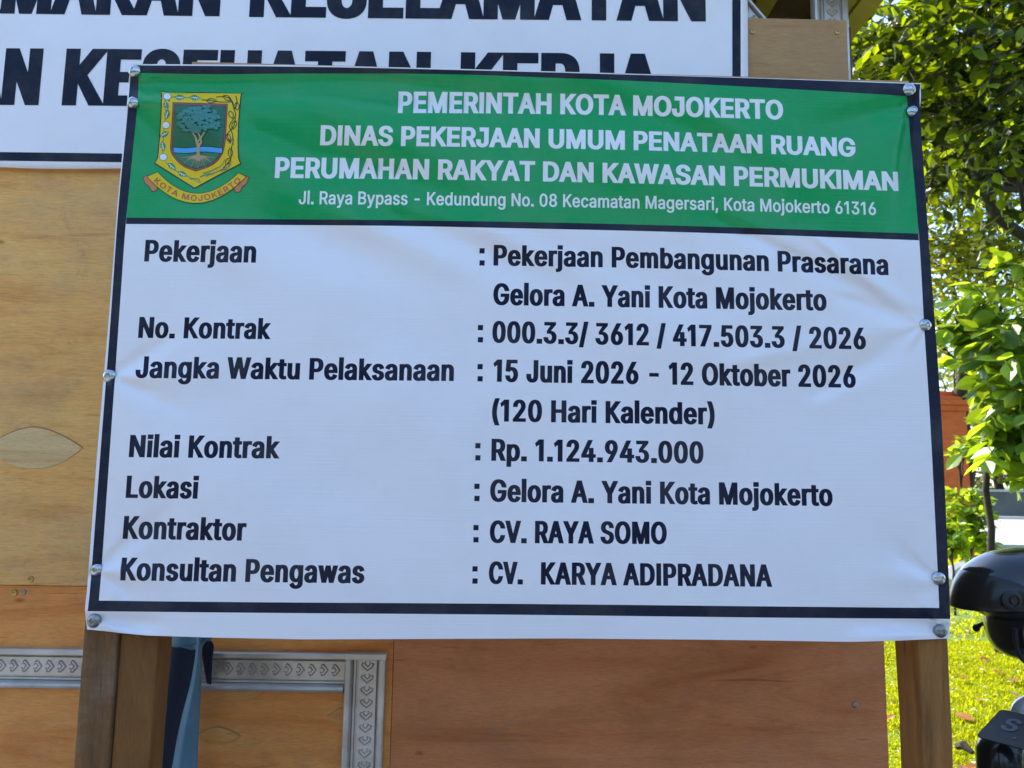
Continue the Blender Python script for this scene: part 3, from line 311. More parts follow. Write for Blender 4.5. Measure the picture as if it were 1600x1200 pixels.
99: [778, [407, -16, 374, -15, 343, -11, 312, -4, 283, 5, 256, 17, 230, 32, 205, 49, 182, 69, 161, 90, 142, 114, 125, 139, 110, 167, 97, 197, 86, 228, 78, 261, 72, 295, 68, 331, 67, 368, 68, 407, 72, 443, 78, 478, 86, 511, 97, 542, 110, 572, 125, 600, 142, 626, 161, 649, 182, 671, 205, 690, 230, 707, 256, 722, 283, 734, 312, 744, 343, 750, 374, 754, 407, 756, 443, 754, 478, 749, 511, 741, 543, 730, 572, 716, 600, 700, 625, 680, 648, 658, 668, 633, 686, 605, 700, 576, 711, 544, 595, 515, 589, 534, 581, 552, 571, 568, 559, 584, 546, 598, 531, 611, 514, 622, 496, 631, 476, 639, 455, 644, 432, 647, 407, 648, 361, 644, 320, 631, 285, 610, 256, 581, 232, 547, 213, 508, 200, 464, 192, 418, 189, 368, 192, 320, 200, 274, 213, 231, 232, 192, 256, 158, 285, 130, 320, 108, 361, 96, 407, 91, 432, 92, 455, 96, 477, 101, 497, 109, 515, 118, 532, 130, 548, 143, 561, 158, 573, 174, 583, 192, 592, 211, 598, 230, 713, 201, 702, 169, 688, 138, 671, 110, 650, 85, 628, 62, 602, 42, 574, 24, 544, 10, 512, -1, 479, -10, 444, -14]],
100: [834, [384, -16, 353, -15, 324, -11, 296, -4, 269, 5, 244, 17, 219, 32, 196, 49, 175, 68, 155, 89, 138, 113, 122, 138, 107, 166, 95, 196, 85, 228, 77, 261, 72, 296, 68, 333, 67, 371, 68, 409, 72, 446, 77, 481, 85, 514, 95, 545, 108, 575, 122, 603, 138, 628, 156, 652, 176, 673, 197, 692, 220, 709, 244, 723, 270, 735, 297, 744, 325, 750, 354, 754, 385, 756, 428, 753, 466, 745, 497, 733, 524, 716, 546, 699, 565, 680, 602, 628, 611, 628, 611, 1000, 731, 1000, 731, 0, 615, 0, 615, 115, 603, 115, 564, 61, 545, 42, 523, 24, 496, 7, 464, -6, 427, -13], [402, 92, 445, 96, 483, 108, 517, 128, 546, 154, 570, 187, 589, 226, 602, 270, 610, 319, 613, 372, 610, 425, 602, 473, 589, 517, 570, 555, 547, 587, 518, 613, 484, 633, 445, 644, 402, 648, 358, 644, 318, 632, 284, 612, 255, 585, 232, 552, 213, 513, 200, 470, 192, 423, 189, 372, 192, 321, 200, 273, 213, 229, 232, 190, 256, 156, 285, 129, 319, 108, 358, 96]],
101: [794, [417, -16, 381, -15, 348, -11, 316, -4, 285, 5, 257, 17, 230, 32, 205, 49, 182, 69, 161, 90, 142, 113, 124, 139, 109, 167, 96, 196, 86, 227, 78, 260, 72, 294, 68, 330, 67, 367, 68, 405, 72, 441, 78, 475, 86, 508, 96, 540, 109, 569, 124, 598, 140, 624, 159, 647, 179, 669, 202, 689, 226, 706, 252, 721, 280, 734, 308, 743, 339, 750, 370, 754, 403, 756, 444, 753, 483, 747, 522, 735, 560, 719, 595, 697, 628, 670, 657, 637, 682, 599, 702, 554, 717, 503, 726, 445, 730, 381, 730, 333, 147, 333, 147, 434, 664, 434, 609, 397, 606, 445, 598, 488, 585, 528, 567, 563, 544, 593, 516, 617, 483, 635, 446, 645, 403, 649, 360, 645, 322, 634, 288, 616, 258, 592, 234, 563, 214, 530, 200, 493, 191, 455, 189, 415, 189, 349, 192, 297, 201, 250, 217, 209, 239, 173, 265, 144, 297, 121, 333, 104, 373, 94, 417, 91, 446, 92, 474, 96, 499, 104, 522, 114, 543, 127, 561, 143, 577, 162, 590, 183, 601, 207, 717, 179, 703, 142, 684, 108, 659, 77, 629, 50, 594, 27, 555, 9, 513, -5, 466, -13]],
103: [836, [407, -296, 354, -294, 306, -286, 263, -274, 225, -259, 191, -239, 162, -216, 137, -191, 116, -165, 99, -136, 199, -80, 239, -130, 257, -146, 278, -161, 303, -173, 333, -183, 367, -189, 407, -191, 436, -190, 463, -186, 489, -180, 513, -172, 535, -161, 555, -148, 572, -132, 587, -113, 598, -92, 606, -68, 610, -41, 612, -11, 612, 134, 602, 134, 563, 82, 545, 63, 523, 46, 496, 31, 464, 19, 427, 12, 383, 9, 354, 11, 325, 14, 298, 20, 271, 28, 246, 39, 221, 52, 198, 68, 177, 85, 157, 105, 139, 127, 123, 151, 108, 177, 96, 205, 85, 236, 77, 268, 72, 302, 68, 338, 67, 376, 68, 413, 72, 449, 77, 484, 85, 516, 96, 547, 108, 577, 123, 604, 139, 629, 157, 652, 176, 673, 198, 692, 221, 709, 245, 723, 271, 735, 298, 744, 326, 750, 355, 754, 385, 756, 429, 753, 467, 746, 498, 733, 525, 717, 548, 699, 566, 680, 605, 627, 615, 627, 615, 746, 732, 746, 732, -17, 731, -49, 727, -78, 721, -106, 713, -131, 702, -155, 689, -177, 656, -214, 617, -244, 571, -267, 520, -283, 465, -293], [403, 116, 446, 120, 484, 130, 518, 148, 547, 172, 571, 202, 590, 238, 603, 280, 611, 327, 614, 379, 611, 430, 603, 476, 590, 519, 571, 556, 548, 588, 519, 614, 485, 633, 446, 644, 403, 648, 359, 644, 319, 632, 285, 612, 256, 586, 232, 554, 213, 516, 200, 474, 192, 428, 189, 379, 192, 328, 200, 282, 214, 241, 233, 204, 257, 174, 286, 149, 320, 131, 359, 120]],
105: [328, [103, 0, 103, 746, 223, 746, 223, 0], [164, 870, 143, 873, 123, 881, 106, 894, 92, 910, 84, 929, 81, 950, 84, 971, 92, 990, 106, 1006, 123, 1019, 143, 1027, 164, 1030, 187, 1027, 206, 1019, 224, 1006, 237, 990, 246, 971, 248, 950, 246, 929, 237, 910, 224, 894, 206, 881, 187, 873]],
106: [328, [103, 746, 223, 746, 223, -59, 221, -103, 213, -142, 200, -178, 181, -208, 157, -234, 127, -254, 93, -269, 53, -278, 7, -281, -19, -281, -19, -170, 4, -170, 35, -167, 61, -157, 80, -141, 93, -119, 101, -91, 103, -57], [164, 870, 142, 873, 122, 881, 105, 894, 91, 910, 83, 929, 81, 950, 83, 971, 91, 990, 105, 1006, 122, 1019, 142, 1027, 164, 1030, 186, 1027, 206, 1019, 223, 1006, 237, 990, 245, 971, 248, 950, 245, 929, 237, 910, 223, 894, 206, 881, 186, 873]],
107: [748, [216, 268, 216, 416, 237, 416, 559, 746, 708, 746, 362, 392, 348, 392], [103, 0, 103, 1000, 223, 1000, 223, 0], [578, 0, 291, 365, 376, 450, 732, 0]],
108: [372, [274, -5, 246, -3, 221, 0, 198, 6, 178, 15, 161, 26, 145, 40, 132, 55, 122, 73, 114, 93, 108, 115, 105, 140, 103, 166, 103, 1000, 223, 1000, 223, 194, 225, 163, 229, 140, 236, 122, 248, 111, 265, 104, 287, 102, 315, 103, 334, 107, 355, 5, 318, -2]],
109: [1199, [103, 0, 103, 746, 220, 746, 221, 581, 211, 581, 224, 618, 240, 651, 260, 680, 284, 704, 310, 724, 338, 739, 368, 750, 399, 757, 431, 759, 458, 758, 482, 754, 506, 747, 527, 737, 547, 724, 565, 709, 581, 692, 595, 672, 607, 652, 617, 629, 625, 605, 631, 579, 614, 579, 625, 614, 642, 646, 663, 674, 688, 699, 716, 720, 748, 737, 783, 749, 820, 757, 858, 759, 901, 756, 940, 747, 977, 731, 1011, 709, 1039, 680, 1063, 646, 1080, 604, 1091, 556, 1095, 501, 1095, 0, 974, 0, 974, 499, 973, 524, 969, 548, 963, 568, 954, 586, 943, 602, 929, 615, 897, 634, 861, 646, 823, 650, 791, 647, 762, 640, 736, 629, 713, 613, 694, 593, 679, 570, 668, 545, 661, 516, 659, 486, 659, 0, 539, 0, 539, 511, 538, 531, 534, 550, 529, 567, 520, 583, 510, 598, 497, 611, 467, 633, 432, 645, 392, 650, 363, 647, 336, 641, 310, 629, 286, 613, 265, 593, 247, 568, 234, 539, 226, 506, 223, 468, 223, 0]],
110: [805, [223, 446, 223, 0, 103, 0, 103, 746, 219, 746, 220, 565, 201, 565, 214, 598, 227, 627, 243, 653, 260, 676, 279, 695, 299, 712, 321, 725, 344, 736, 368, 745, 393, 751, 419, 754, 447, 756, 495, 752, 540, 742, 580, 724, 615, 700, 645, 669, 669, 631, 688, 585, 698, 532, 702, 472, 702, 0, 582, 0, 582, 462, 581, 490, 577, 516, 571, 540, 562, 562, 550, 581, 537, 598, 521, 613, 503, 625, 483, 635, 461, 642, 438, 646, 413, 647, 378, 644, 346, 637, 316, 624, 289, 606, 267, 583, 248, 556, 235, 523, 226, 487]],
111: [816, [407, -16, 374, -15, 343, -11, 312, -4, 283, 5, 256, 17, 230, 32, 205, 49, 182, 69, 161, 90, 142, 114, 125, 139, 110, 167, 97, 197, 86, 228, 78, 261, 72, 295, 68, 331, 67, 368, 68, 407, 72, 443, 78, 478, 86, 511, 97, 542, 110, 572, 125, 600, 142, 626, 161, 649, 182, 671, 205, 690, 230, 707, 256, 722, 283, 734, 312, 744, 343, 750, 374, 754, 407, 756, 441, 754, 473, 750, 504, 744, 533, 734, 561, 722, 587, 707, 612, 690, 634, 671, 655, 649, 674, 626, 691, 600, 706, 572, 719, 542, 730, 511, 738, 478, 744, 443, 748, 407, 749, 368, 748, 331, 744, 295, 738, 261, 730, 228, 719, 197, 706, 167, 691, 139, 674, 114, 655, 90, 634, 69, 612, 49, 587, 32, 561, 17, 533, 5, 504, -4, 473, -11, 441, -15], [407, 91, 455, 96, 496, 108, 531, 130, 561, 158, 585, 192, 604, 231, 617, 274, 625, 320, 628, 368, 625, 417, 617, 464, 604, 507, 585, 547, 561, 581, 531, 610, 496, 631, 455, 644, 407, 648, 361, 644, 320, 631, 285, 610, 256, 581, 232, 547, 213, 508, 200, 464, 192, 418, 189, 368, 192, 320, 200, 274, 213, 231, 232, 192, 256, 158, 285, 130, 320, 108, 361, 96]],
112: [834, [103, -281, 103, 746, 220, 746, 220, 628, 232, 628, 270, 680, 288, 699, 310, 716, 337, 733, 369, 745, 406, 753, 450, 756, 481, 754, 510, 750, 538, 744, 565, 735, 591, 723, 615, 709, 638, 692, 659, 673, 679, 652, 697, 628, 713, 603, 727, 575, 739, 545, 749, 514, 757, 481, 763, 446, 766, 409, 767, 371, 766, 333, 763, 296, 757, 261, 749, 228, 739, 196, 727, 166, 713, 138, 697, 113, 679, 89, 660, 68, 639, 49, 616, 32, 591, 17, 566, 5, 539, -4, 511, -11, 481, -15, 451, -16, 408, -13, 371, -6, 339, 7, 312, 24, 290, 42, 271, 61, 232, 115, 223, 115, 223, -281], [433, 92, 477, 96, 515, 108, 549, 129, 578, 156, 602, 190, 621, 229, 634, 273, 642, 321, 645, 372, 642, 423, 634, 470, 621, 513, 603, 552, 579, 585, 550, 612, 516, 632, 477, 644, 433, 648, 389, 644, 351, 633, 317, 613, 288, 587, 264, 555, 246, 517, 232, 473, 224, 425, 221, 372, 224, 319, 232, 270, 246, 226, 265, 187, 289, 154, 318, 128, 352, 108, 390, 96]],
114: [509, [103, 0, 103, 746, 219, 746, 219, 631, 227, 631, 244, 666, 268, 696, 300, 722, 336, 741, 376, 753, 419, 756, 451, 756, 479, 754, 479, 634, 452, 638, 407, 640, 373, 638, 342, 631, 313, 618, 287, 602, 265, 582, 247, 557, 234, 530, 226, 499, 223, 466, 223, 0]],
115: [717, [358, -16, 308, -14, 262, -6, 220, 7, 183, 24, 150, 47, 121, 74, 98, 107, 81, 144, 70, 185, 185, 209, 198, 172, 218, 142, 244, 118, 276, 102, 314, 93, 356, 89, 405, 93, 446, 104, 481, 122, 495, 134, 506, 146, 515, 159, 522, 173, 526, 187, 527, 202, 524, 227, 515, 248, 499, 267, 478, 282, 450, 295, 417, 305, 293, 334, 261, 343, 231, 353, 205, 365, 181, 378, 160, 393, 142, 409, 127, 427, 114, 446, 104, 467, 98, 489, 93, 513, 92, 538, 96, 579, 108, 617, 128, 652, 155, 682, 188, 707, 226, 728, 270, 743, 317, 753, 368, 756, 416, 753, 460, 745, 499, 732, 533, 715, 563, 693, 588, 667, 608, 637, 625, 605, 637, 570, 527, 545, 515, 572, 499, 597, 477, 620, 449, 639, 412, 650, 368, 654, 326, 650, 289, 640, 257, 623, 244, 612, 233, 600, 224, 588, 218, 574, 215, 560, 213, 545, 217, 519, 227, 497, 244, 478, 267, 463, 299, 449, 338, 438, 451, 411, 484, 403, 513, 392, 540, 381, 563, 368, 584, 353, 602, 337, 617, 319, 629, 300, 639, 280, 646, 258, 650, 234, 651, 209, 647, 167, 635, 128, 614, 93, 586, 61, 552, 34, 511, 13, 464, -3, 413, -13]],
116: [447, [401, 746, 401, 643, 13, 643, 13, 746], [128, 926, 248, 926, 248, 192, 250, 162, 256, 138, 267, 120, 284, 108, 306, 100, 335, 98, 364, 100, 397, 105, 419, 3, 377, -5, 331, -8, 300, -7, 271, -2, 245, 4, 221, 14, 200, 27, 181, 42, 165, 60, 151, 80, 141, 102, 133, 127, 129, 153, 128, 183]],
117: [806, [358, -10, 310, -7, 266, 4, 226, 21, 190, 45, 160, 77, 136, 115, 118, 161, 107, 214, 103, 273, 103, 746, 223, 746, 223, 283, 225, 255, 229, 229, 235, 206, 244, 184, 255, 165, 269, 147, 285, 132, 303, 120, 323, 111, 345, 104, 368, 100, 393, 99, 428, 101, 460, 109, 490, 122, 516, 140, 539, 163, 557, 190, 571, 223, 579, 259, 582, 300, 582, 746, 702, 746, 702, 0, 586, 0, 586, 181, 604, 181, 592, 148, 578, 118, 562, 92, 545, 69, 526, 49, 505, 33, 484, 20, 461, 9, 437, 1, 412, -5, 386, -9]],
119: [1115, [270, 0, 44, 746, 171, 746, 262, 420, 302, 268, 344, 81, 324, 81, 365, 265, 405, 420, 495, 746, 622, 746, 711, 420, 750, 267, 791, 81, 769, 81, 812, 266, 852, 420, 944, 746, 1070, 746, 844, 0, 724, 0, 627, 338, 599, 442, 571, 551, 544, 664, 571, 664, 544, 551, 516, 442, 487, 338, 391, 0]],
121: [765, [93, -272, 121, -168, 140, -172, 163, -176, 184, -177, 204, -175, 223, -169, 240, -159, 256, -145, 271, -126, 284, -101, 296, -70, 319, -3, 34, 746, 166, 746, 325, 305, 341, 260, 355, 215, 367, 170, 404, 41, 361, 41, 398, 171, 440, 305, 600, 746, 730, 746, 401, -114, 385, -151, 367, -183, 347, -210, 325, -234, 300, -252, 274, -267, 245, -277, 214, -283, 180, -285, 127, -281]],
}
GL = {}
for code, (adv, *cs) in GLYPHS.items():
    ch = chr(code); L = []
    for c in cs:
        a = np.array(c, dtype=float).reshape(-1, 2)
        if len(c)//2 == 24 and ch in '.:ij':                     # square dots
            x0, y0 = a.min(0); x1, y1 = a.max(0); a = np.array([(x0, y0), (x0, y1), (x1, y1), (x1, y0)], float)
        L.append(a/1000)
    if ch == 'l': L = [np.array([(.084, 0), (.084, 1.05), (.208, 1.05), (.208, 0)])]; adv = 300
    if ch == 'I': L = [np.array([(.118, 0), (.118, 1.), (.245, 1.), (.245, 0)])]; adv = 363
    if ch == '1': L = [q for q in L if len(q) > 4]; x0 = min(q[:, 0].min() for q in L); L = [q-np.array([x0-.06, 0]) for q in L]; adv = 640
    GL[ch] = (adv/1000, L)
def offset_poly(p, ox, oy):
    if ox == 0: return p
    k = ox/oy; q = p*np.array([1, k])
    d = np.roll(q, -1, 0)-q; keep = np.hypot(*d.T) > 1e-6; q = q[keep]
    d = np.roll(q, -1, 0)-q; d /= np.hypot(*d.T)[:, None]
    nrm = np.stack([-d[:, 1], d[:, 0]], 1); pn = np.roll(nrm, 1, 0)
    mv = (nrm+pn)/np.maximum(1+(nrm*pn).sum(1), .35)[:, None]
    return (q+mv*ox)/np.array([1, k])
def layout(s, W, ox, oy, track, bar_j=False):
    """glyph contours of the string fitted to W cap heights wide"""
    x = 0; raw = []
    for i, ch in enumerate(s):
        if ch == ' ': x += .36; raw.append(None); x += 0; continue
        adv, cs = GL[ch]; raw.append((x, i, ch, cs)); x += adv
    real = [r for r in raw if r]
    lo = min(c[:, 0].min() for c in real[0][3])+real[0][0]; hi = max(c[:, 0].max() for c in real[-1][3])+real[-1][0]
    n = len(s)-1; sc = (W-n*track-2*ox)/(hi-lo); out = []
    for (x0, i, ch, cs) in real:
        for c in cs:
            q = c.copy(); q[:, 0] = (q[:, 0]+x0-lo)*sc+i*track+ox
            q = offset_poly(q, ox, oy); q[:, 1] = (q[:, 1]+oy)/(1+2*oy); out.append(q)
        if bar_j and ch == 'J':
            xr = (max(c[:, 0].max() for c in cs)+x0-lo)*sc+i*track+2*ox-.06
            out.append(np.array([(xr-.42, .80), (xr-.42, 1.), (xr, 1.), (xr, .80)]))
    return out
def triangulate(contours, grid, wind=True):
    """fill closed outlines (non-zero winding) with triangles no larger than the grid, so the print can follow the folds of the sheet"""
    V, E = [], []
    for c in contours:
        b = len(V); V += [Vector(p) for p in c]; E += [(b+i, b+(i+1) % len(c)) for i in range(len(c))]
    P = np.array([v[:] for v in V]); lo = P.min(0)-1; hi = P.max(0)+1
    if grid:
        for ax in (0, 1):
            for g in np.arange(math.ceil(lo[ax]/grid)*grid+.013, hi[ax], grid):
                b = len(V)
                V += [Vector((g, lo[1])), Vector((g, hi[1]))] if ax == 0 else [Vector((lo[0], g)), Vector((hi[0], g))]
                E.append((b, b+1))
    v2, _, f2, *_ = delaunay_2d_cdt(V, E, [], 0, 1e-4)
    v2 = np.array([v[:] for v in v2]); f2 = np.array(f2)
    c = v2[f2].mean(1); wn = np.zeros(len(c))
    for q in contours:
        a, b = q, np.roll(q, -1, 0)
        for i in range(0, len(c), 4000):
            pt = c[i:i+4000]
            up = (a[None, :, 1] <= pt[:, None, 1]) & (b[None, :, 1] > pt[:, None, 1]); dn = (a[None, :, 1] > pt[:, None, 1]) & (b[None, :, 1] <= pt[:, None, 1])
            cr = (b[None, :, 0]-a[None, :, 0])*(pt[:, None, 1]-a[None, :, 1])-(pt[:, None, 0]-a[None, :, 0])*(b[None, :, 1]-a[None, :, 1])
            wn[i:i+4000] += (up & (cr > 0)).sum(1)-(dn & (cr < 0)).sum(1)
    return v2, f2[wn != 0] if wind else f2
VPX, VPY = 953., -9250.
def text_contours(s, p0, p1, cap, ox, oy, track, pm=None, bar_j=False, cap1=None, normal_up=False):
    """contours in photo pixels: baseline from p0 to p1 (through pm), letters upright on the sheet"""
    p0, p1 = np.array(p0, float), np.array(p1, float); L = np.hypot(*(p1-p0)); out = []
    if pm is None: c = (p0+p1)/2; tm = .5
    else:
        pm = np.array(pm, float); tm = np.dot(pm-p0, p1-p0)/L**2; c = (pm-p0*(1-tm)**2-p1*tm**2)/(2*tm*(1-tm))
    if normal_up:
        ts = np.linspace(0, 1, 200); pts = ((1-ts)**2)[:, None]*p0+(2*ts*(1-ts))[:, None]*c+(ts**2)[:, None]*p1
        al = np.concatenate([[0], np.cumsum(np.hypot(*np.diff(pts, axis=0).T))]); Lc = al[-1]
    else: Lc = L
    cap1 = cap1 or cap; cm = (cap+cap1)/2
    for q in layout(s, Lc/cm, ox, oy, track, bar_j):
        f = q[:, 0]*cm/Lc
        t = np.interp(f*Lc, al, ts) if normal_up else f
        b = ((1-t)**2)[:, None]*p0+(2*t*(1-t))[:, None]*c+(t**2)[:, None]*p1
        if normal_up:
            tg = (2*(1-t))[:, None]*(c-p0)+(2*t)[:, None]*(p1-c); u = np.stack([tg[:, 1], -tg[:, 0]], 1)
        else: u = np.array([VPX, VPY])-b
        u /= np.hypot(*u.T)[:, None]
        out.append(b+u*(q[:, 1]*(cap+(cap1-cap)*f))[:, None])
    return out
class Print(MB):
    """shapes printed on a sheet; surf(px, py, lift) is the sheet's surface"""
    def __init__(s, surf, grid=9): super().__init__(); s.surf, s.grid = surf, grid
    def shape(s, contours, lift, mi=0, grid=None):
        v, f = triangulate([np.asarray(c, float) for c in contours], s.grid if grid is None else grid)
        return s.add([s.surf(x, y, lift) for x, y in v], f.tolist(), mi)
    def stroke(s, pts, wd, lift, mi=0):
        p = np.array(pts, float); d = np.gradient(p, axis=0); d /= np.hypot(*d.T)[:, None]; nn = np.stack([-d[:, 1], d[:, 0]], 1)
        wd = np.linspace(wd[0], wd[1], len(p)) if isinstance(wd, tuple) else np.full(len(p), wd)
        a = p+nn*wd[:, None]/2; b = p-nn*wd[:, None]/2
        V = [s.surf(*q, lift) for q in a]+[s.surf(*q, lift) for q in b]; k = len(p)
        return s.add(V, [(i, i+1, k+i+1, k+i) for i in range(k-1)], mi)

# ------------------------------------------------------------------ ground, road, added bounce ground (structure)
M['soil'] = mat('lawn_soil', (.12, .19, .02), .95, var=(.06, .10, .012), vscale=3, bump=.6, bscale=30)
M['road'] = mat('pale_concrete_road', (.36, .35, .33), .85, var=(.28, .27, .255), vscale=2, bump=.2)
M['bounce_ground'] = mat('grey_bounce_ground', (.24, .24, .25), .85, var=(.18, .18, .19), vscale=3, bump=.2)
M['kerb'] = mat('kerb_concrete', (.46, .45, .42), .85, var=(.34, .33, .30), vscale=6, bump=.2)
def sheet(name, x0, x1, y0, y1, z, mt, div=1):
    V, F = [], []
    for j in range(div+1):
        for i in range(div+1): V.append((x0+(x1-x0)*i/div, y0+(y1-y0)*j/div, z))
    for j in range(div):
        for i in range(div): a = j*(div+1)+i; F.append((a, a+1, a+div+2, a+div+1))
    return struct(mesh_obj(name, V, F, mt))
sheet('ground', -300, 300, -120, 600, 0, M['soil'], 4)
sheet('bounce_ground', -7, 7, -6, 2.75, .006, M['bounce_ground'])  # unseen grey ground added to bounce neutral light onto the sign
sheet('road', -60, 120, 18.2, 33.5, .008, M['road'])
kb = MB().box((-60, 18.02, -.05), (120, 18.2, .12), 0).box((-60, 33.5, -.05), (120, 33.7, .13), 0)
struct(kb.build('kerb', M['kerb']))

# ------------------------------------------------------------------ plywood shed behind the sign
WY = 1.85
def wbox(mb, x0, y0, x1, y1, Y=WY, th=.012, mi=0):
    """a board whose face, seen from the front, has the photo corners x0,y0 .. x1,y1"""
    c = [at(x0, y0, Y), at(x1, y0, Y), at(x1, y1, Y), at(x0, y1, Y)]
    V = [tuple(p) for p in c]+[(p.x, p.y+th, p.z) for p in c]
    return mb.add(V, [(0, 3, 2, 1), (4, 5, 6, 7), (0, 1, 5, 4), (1, 2, 6, 5), (2, 3, 7, 6), (3, 0, 4, 7)], mi)
shed = thing('plywood_shed', (0, 2.0, 0), 'plywood clad shed with embossed silver metal trim and yellow roof behind the two banners', 'shed')
def zt(y, Y=WY): return at(800, y, Y).z
xr = at(1381, 1003, WY).x
def board(name, x0, x1, z0, z1, Y, mt, th=.012, dx=0.0):
    """plywood board with very slightly rounded edges"""
    return MB().box((x0, Y, z0), (x1, Y+th, z1), 0, .0012).build(name, mt, shed)
seam = at(60, 914, WY).z
xj = at(905, 700, WY).x
board('wall_panel', -2.35, xj-.002, seam, at(600, 33, WY).z, WY-.006, M['ply_tan'], .018)
cg = board('wall_panel', xj+.002, at(1322, 80, WY).x, at(1200, 640, WY).z, at(1240, 33, WY).z, WY-.010, M['ply_grey'], .018)
xl2 = at(330, 1100, WY).x
board('wall_panel', -2.35, xl2-.06, .02, seam-.0015, WY, M['ply_orange'])
board('wall_panel', xl2-.058, at(612, 1100, WY).x, .02, seam+.02, WY+.0005, M['ply_orange'], .0115)
board('wall_panel', at(612, 1100, WY).x+.001, xr, .02, seam+.03, WY-.001, M['ply_brown'], .0135)
board('wall_panel', xj, xr-.01, seam+.03, at(1200, 640, WY).z-.001, WY+.002, M['ply_brown'], .010)
# side, back, posts
MB().box((xr-.05, WY+.02, .02), (xr-.035, 4.4, 2.60), 0).build('side_wall', M['dark_wood'], shed)
MB().box((-2.35, WY+.02, .02), (-2.335, 4.4, 2.60), 0).build('side_wall', M['ply_brown'], shed)
MB().box((-2.33, 4.385, .02), (xr-.052, 4.4, 2.72), 0).build('back_wall', M['ply_brown'], shed)
px1 = at(1333, 90, WY).x
MB().box((px1-.011, WY+.012, 1.5), (px1+.003, WY+.075, at(1334, 38, WY).z), 0, .002).build('corner_stud', M['dark_wood'], shed)
# veneer patches and a few screws
def lens(cx, cy, rx, ry, Y, lift=.0009):
    n = 22; P = []
    for i in range(n+1):
        t = -1+2*i/n; P.append((cx+rx*t, cy-ry*(1-abs(t)**1.7)))
    for i in range(1, n):
        t = 1-2*i/n; P.append((cx+rx*t, cy+ry*(1-abs(t)**2.2)))
    v, f = triangulate([np.array(P)], 0)
    return MB().add([at(x, y, Y-lift) for x, y in v], f.tolist())
for x, y, rx, ry, Y, mk in ((52, 700, 76, 32, WY-.006, 'patch'), (372, 1082, 40, 13, WY, 'patch_red'), (545, 1120, 34, 16, WY, 'patch_red'), (340, 1150, 34, 13, WY, 'patch_red'), (1010, 1130, 60, 12, WY-.001, 'ply_brown')):
    lens(x+1, y-1.0, rx+1.5, ry+1.2, Y, .0004).build('glue_line', M['crack'], shed); lens(x, y, rx, ry, Y).build('veneer_patch', M[mk], shed)
def screw_mesh(r):
    mb = MB().lathe([(r, -.001), (r, .0012), (r*.86, .0026), (r*.45, .0032), (r*.42, .0018)], (0, 0, 0), (0, -1, 0), 16)
    mb.box((-r*.75, -.0030, -r*.09), (r*.75, -.0022, r*.09))
    return mb
proto = None
for i, (x, y, Y, mk, r) in enumerate([(48, 905, WY-.006, 'brass', .0075), (23, 926, WY, 'brass', .0075), (37, 925, WY, 'greyscrew', .006),
                         (1176, 50, WY-.010, 'brass', .0065), (1308, 51, WY-.010, 'brass', .0065), (1336, 1101, WY-.001, 'greyscrew', .007), (1346, 790, WY, 'brass', .007)]):
    o = autosmooth(screw_mesh(r).build('screw', M[mk], shed)); o.location = at(x, y, Y); o.rotation_euler = (0, random.random()*3, 0)
# embossed trim -------------------------------------------------
def trim(p0, ea, L, wd, name='metal_trim', step=.0272, first=.012, flip=1, depth=1.0, eb=None):
    """strip of embossed sheet metal from p0 along ea, width wd towards eb, standing out along -y"""
    p0, ea = Vector(p0), Vector(ea).normalized(); eb = Vector(eb).normalized(); en = Vector((0, -1, 0))
    pf = [(0, 0), (0, .016), (.03, .019), (.13, .019), (.16, .016), (.17, .007), (.20, .005), (.215, .010), (.655, .010), (.67, .006), (.70, .006), (.715, .011), (.76, .012), (.775, .008), (.79, .013),
          (.84, .0195), (.90, .021), (.955, .019), (.99, .013), (1, .006), (1, 0)]
    mb = MB(); P = lambda a, b, h: p0+ea*a+eb*b+en*h*depth
    k = len(pf); V = [P(0, b*wd, h) for b, h in pf]+[P(L, b*wd, h) for b, h in pf]
    mb.add(V, [(i, i+1, k+i+1, k+i) for i in range(k-1)]+[tuple(range(k-1, -1, -1)), tuple(range(k, 2*k))])
    a = first; c = .435*wd; u = wd/.1
    def ridge(pts, w_, h_):
        q = np.array(pts, float); d = np.gradient(q, axis=0); d /= np.hypot(*d.T)[:, None]; nn = np.stack([-d[:, 1], d[:, 0]], 1)
        A, B = q+nn*w_/2, q-nn*w_/2; VV = [P(x, y, .0098) for x, y in A]+[P(x, y, .0098+h_) for x, y in q]+[P(x, y, .0098) for x, y in B]; n_ = len(q)
        mb.add(VV, [(i, i+1, n_+i+1, n_+i) for i in range(n_-1)]+[(n_+i, n_+i+1, 2*n_+i+1, 2*n_+i) for i in range(n_-1)]+[(0, n_, 2*n_), (n_-1, 3*n_-1, 2*n_-1)])
    while a < L-.012:
        o_ = [(-.0075, -.0105), (-.004, -.0145), (.0005, -.0125), (.0105, 0), (.0005, .0125), (-.004, .0145), (-.0075, .0105)]
        ridge([(a+flip*x*u, c+y*u) for x, y in o_], .0046*u, .0036)
        i_ = [(-.0105, -.0045), (-.007, -.0070), (-.003, -.0050), (.001, 0), (-.003, .0050), (-.007, .0070), (-.0105, .0045)]
        ridge([(a+flip*x*u, c+y*u) for x, y in i_], .0038*u, .0030)
        a += step
    o = mb.build(name, M['trim'], shed); return autosmooth(o, 35)
pL, pR = at(-260, 1007, WY), at(541, 1019, WY)
ea = (pR-pL).normalized(); eb = Vector((ea.z, 0, -ea.x)); wd = at(540, 1019, WY).z-at(540, 1081, WY).z
trim(pL, ea, (pR-pL).length, wd, eb=eb)
q0 = at(604, 1020, WY); wds = at(604, 1100, WY).x-at(540, 1100, WY).x
trim(q0+Vector((0, -.001, 0)), (0, 0, -1), q0.z-.1, wds, eb=(-1, 0, 0), first=.028)
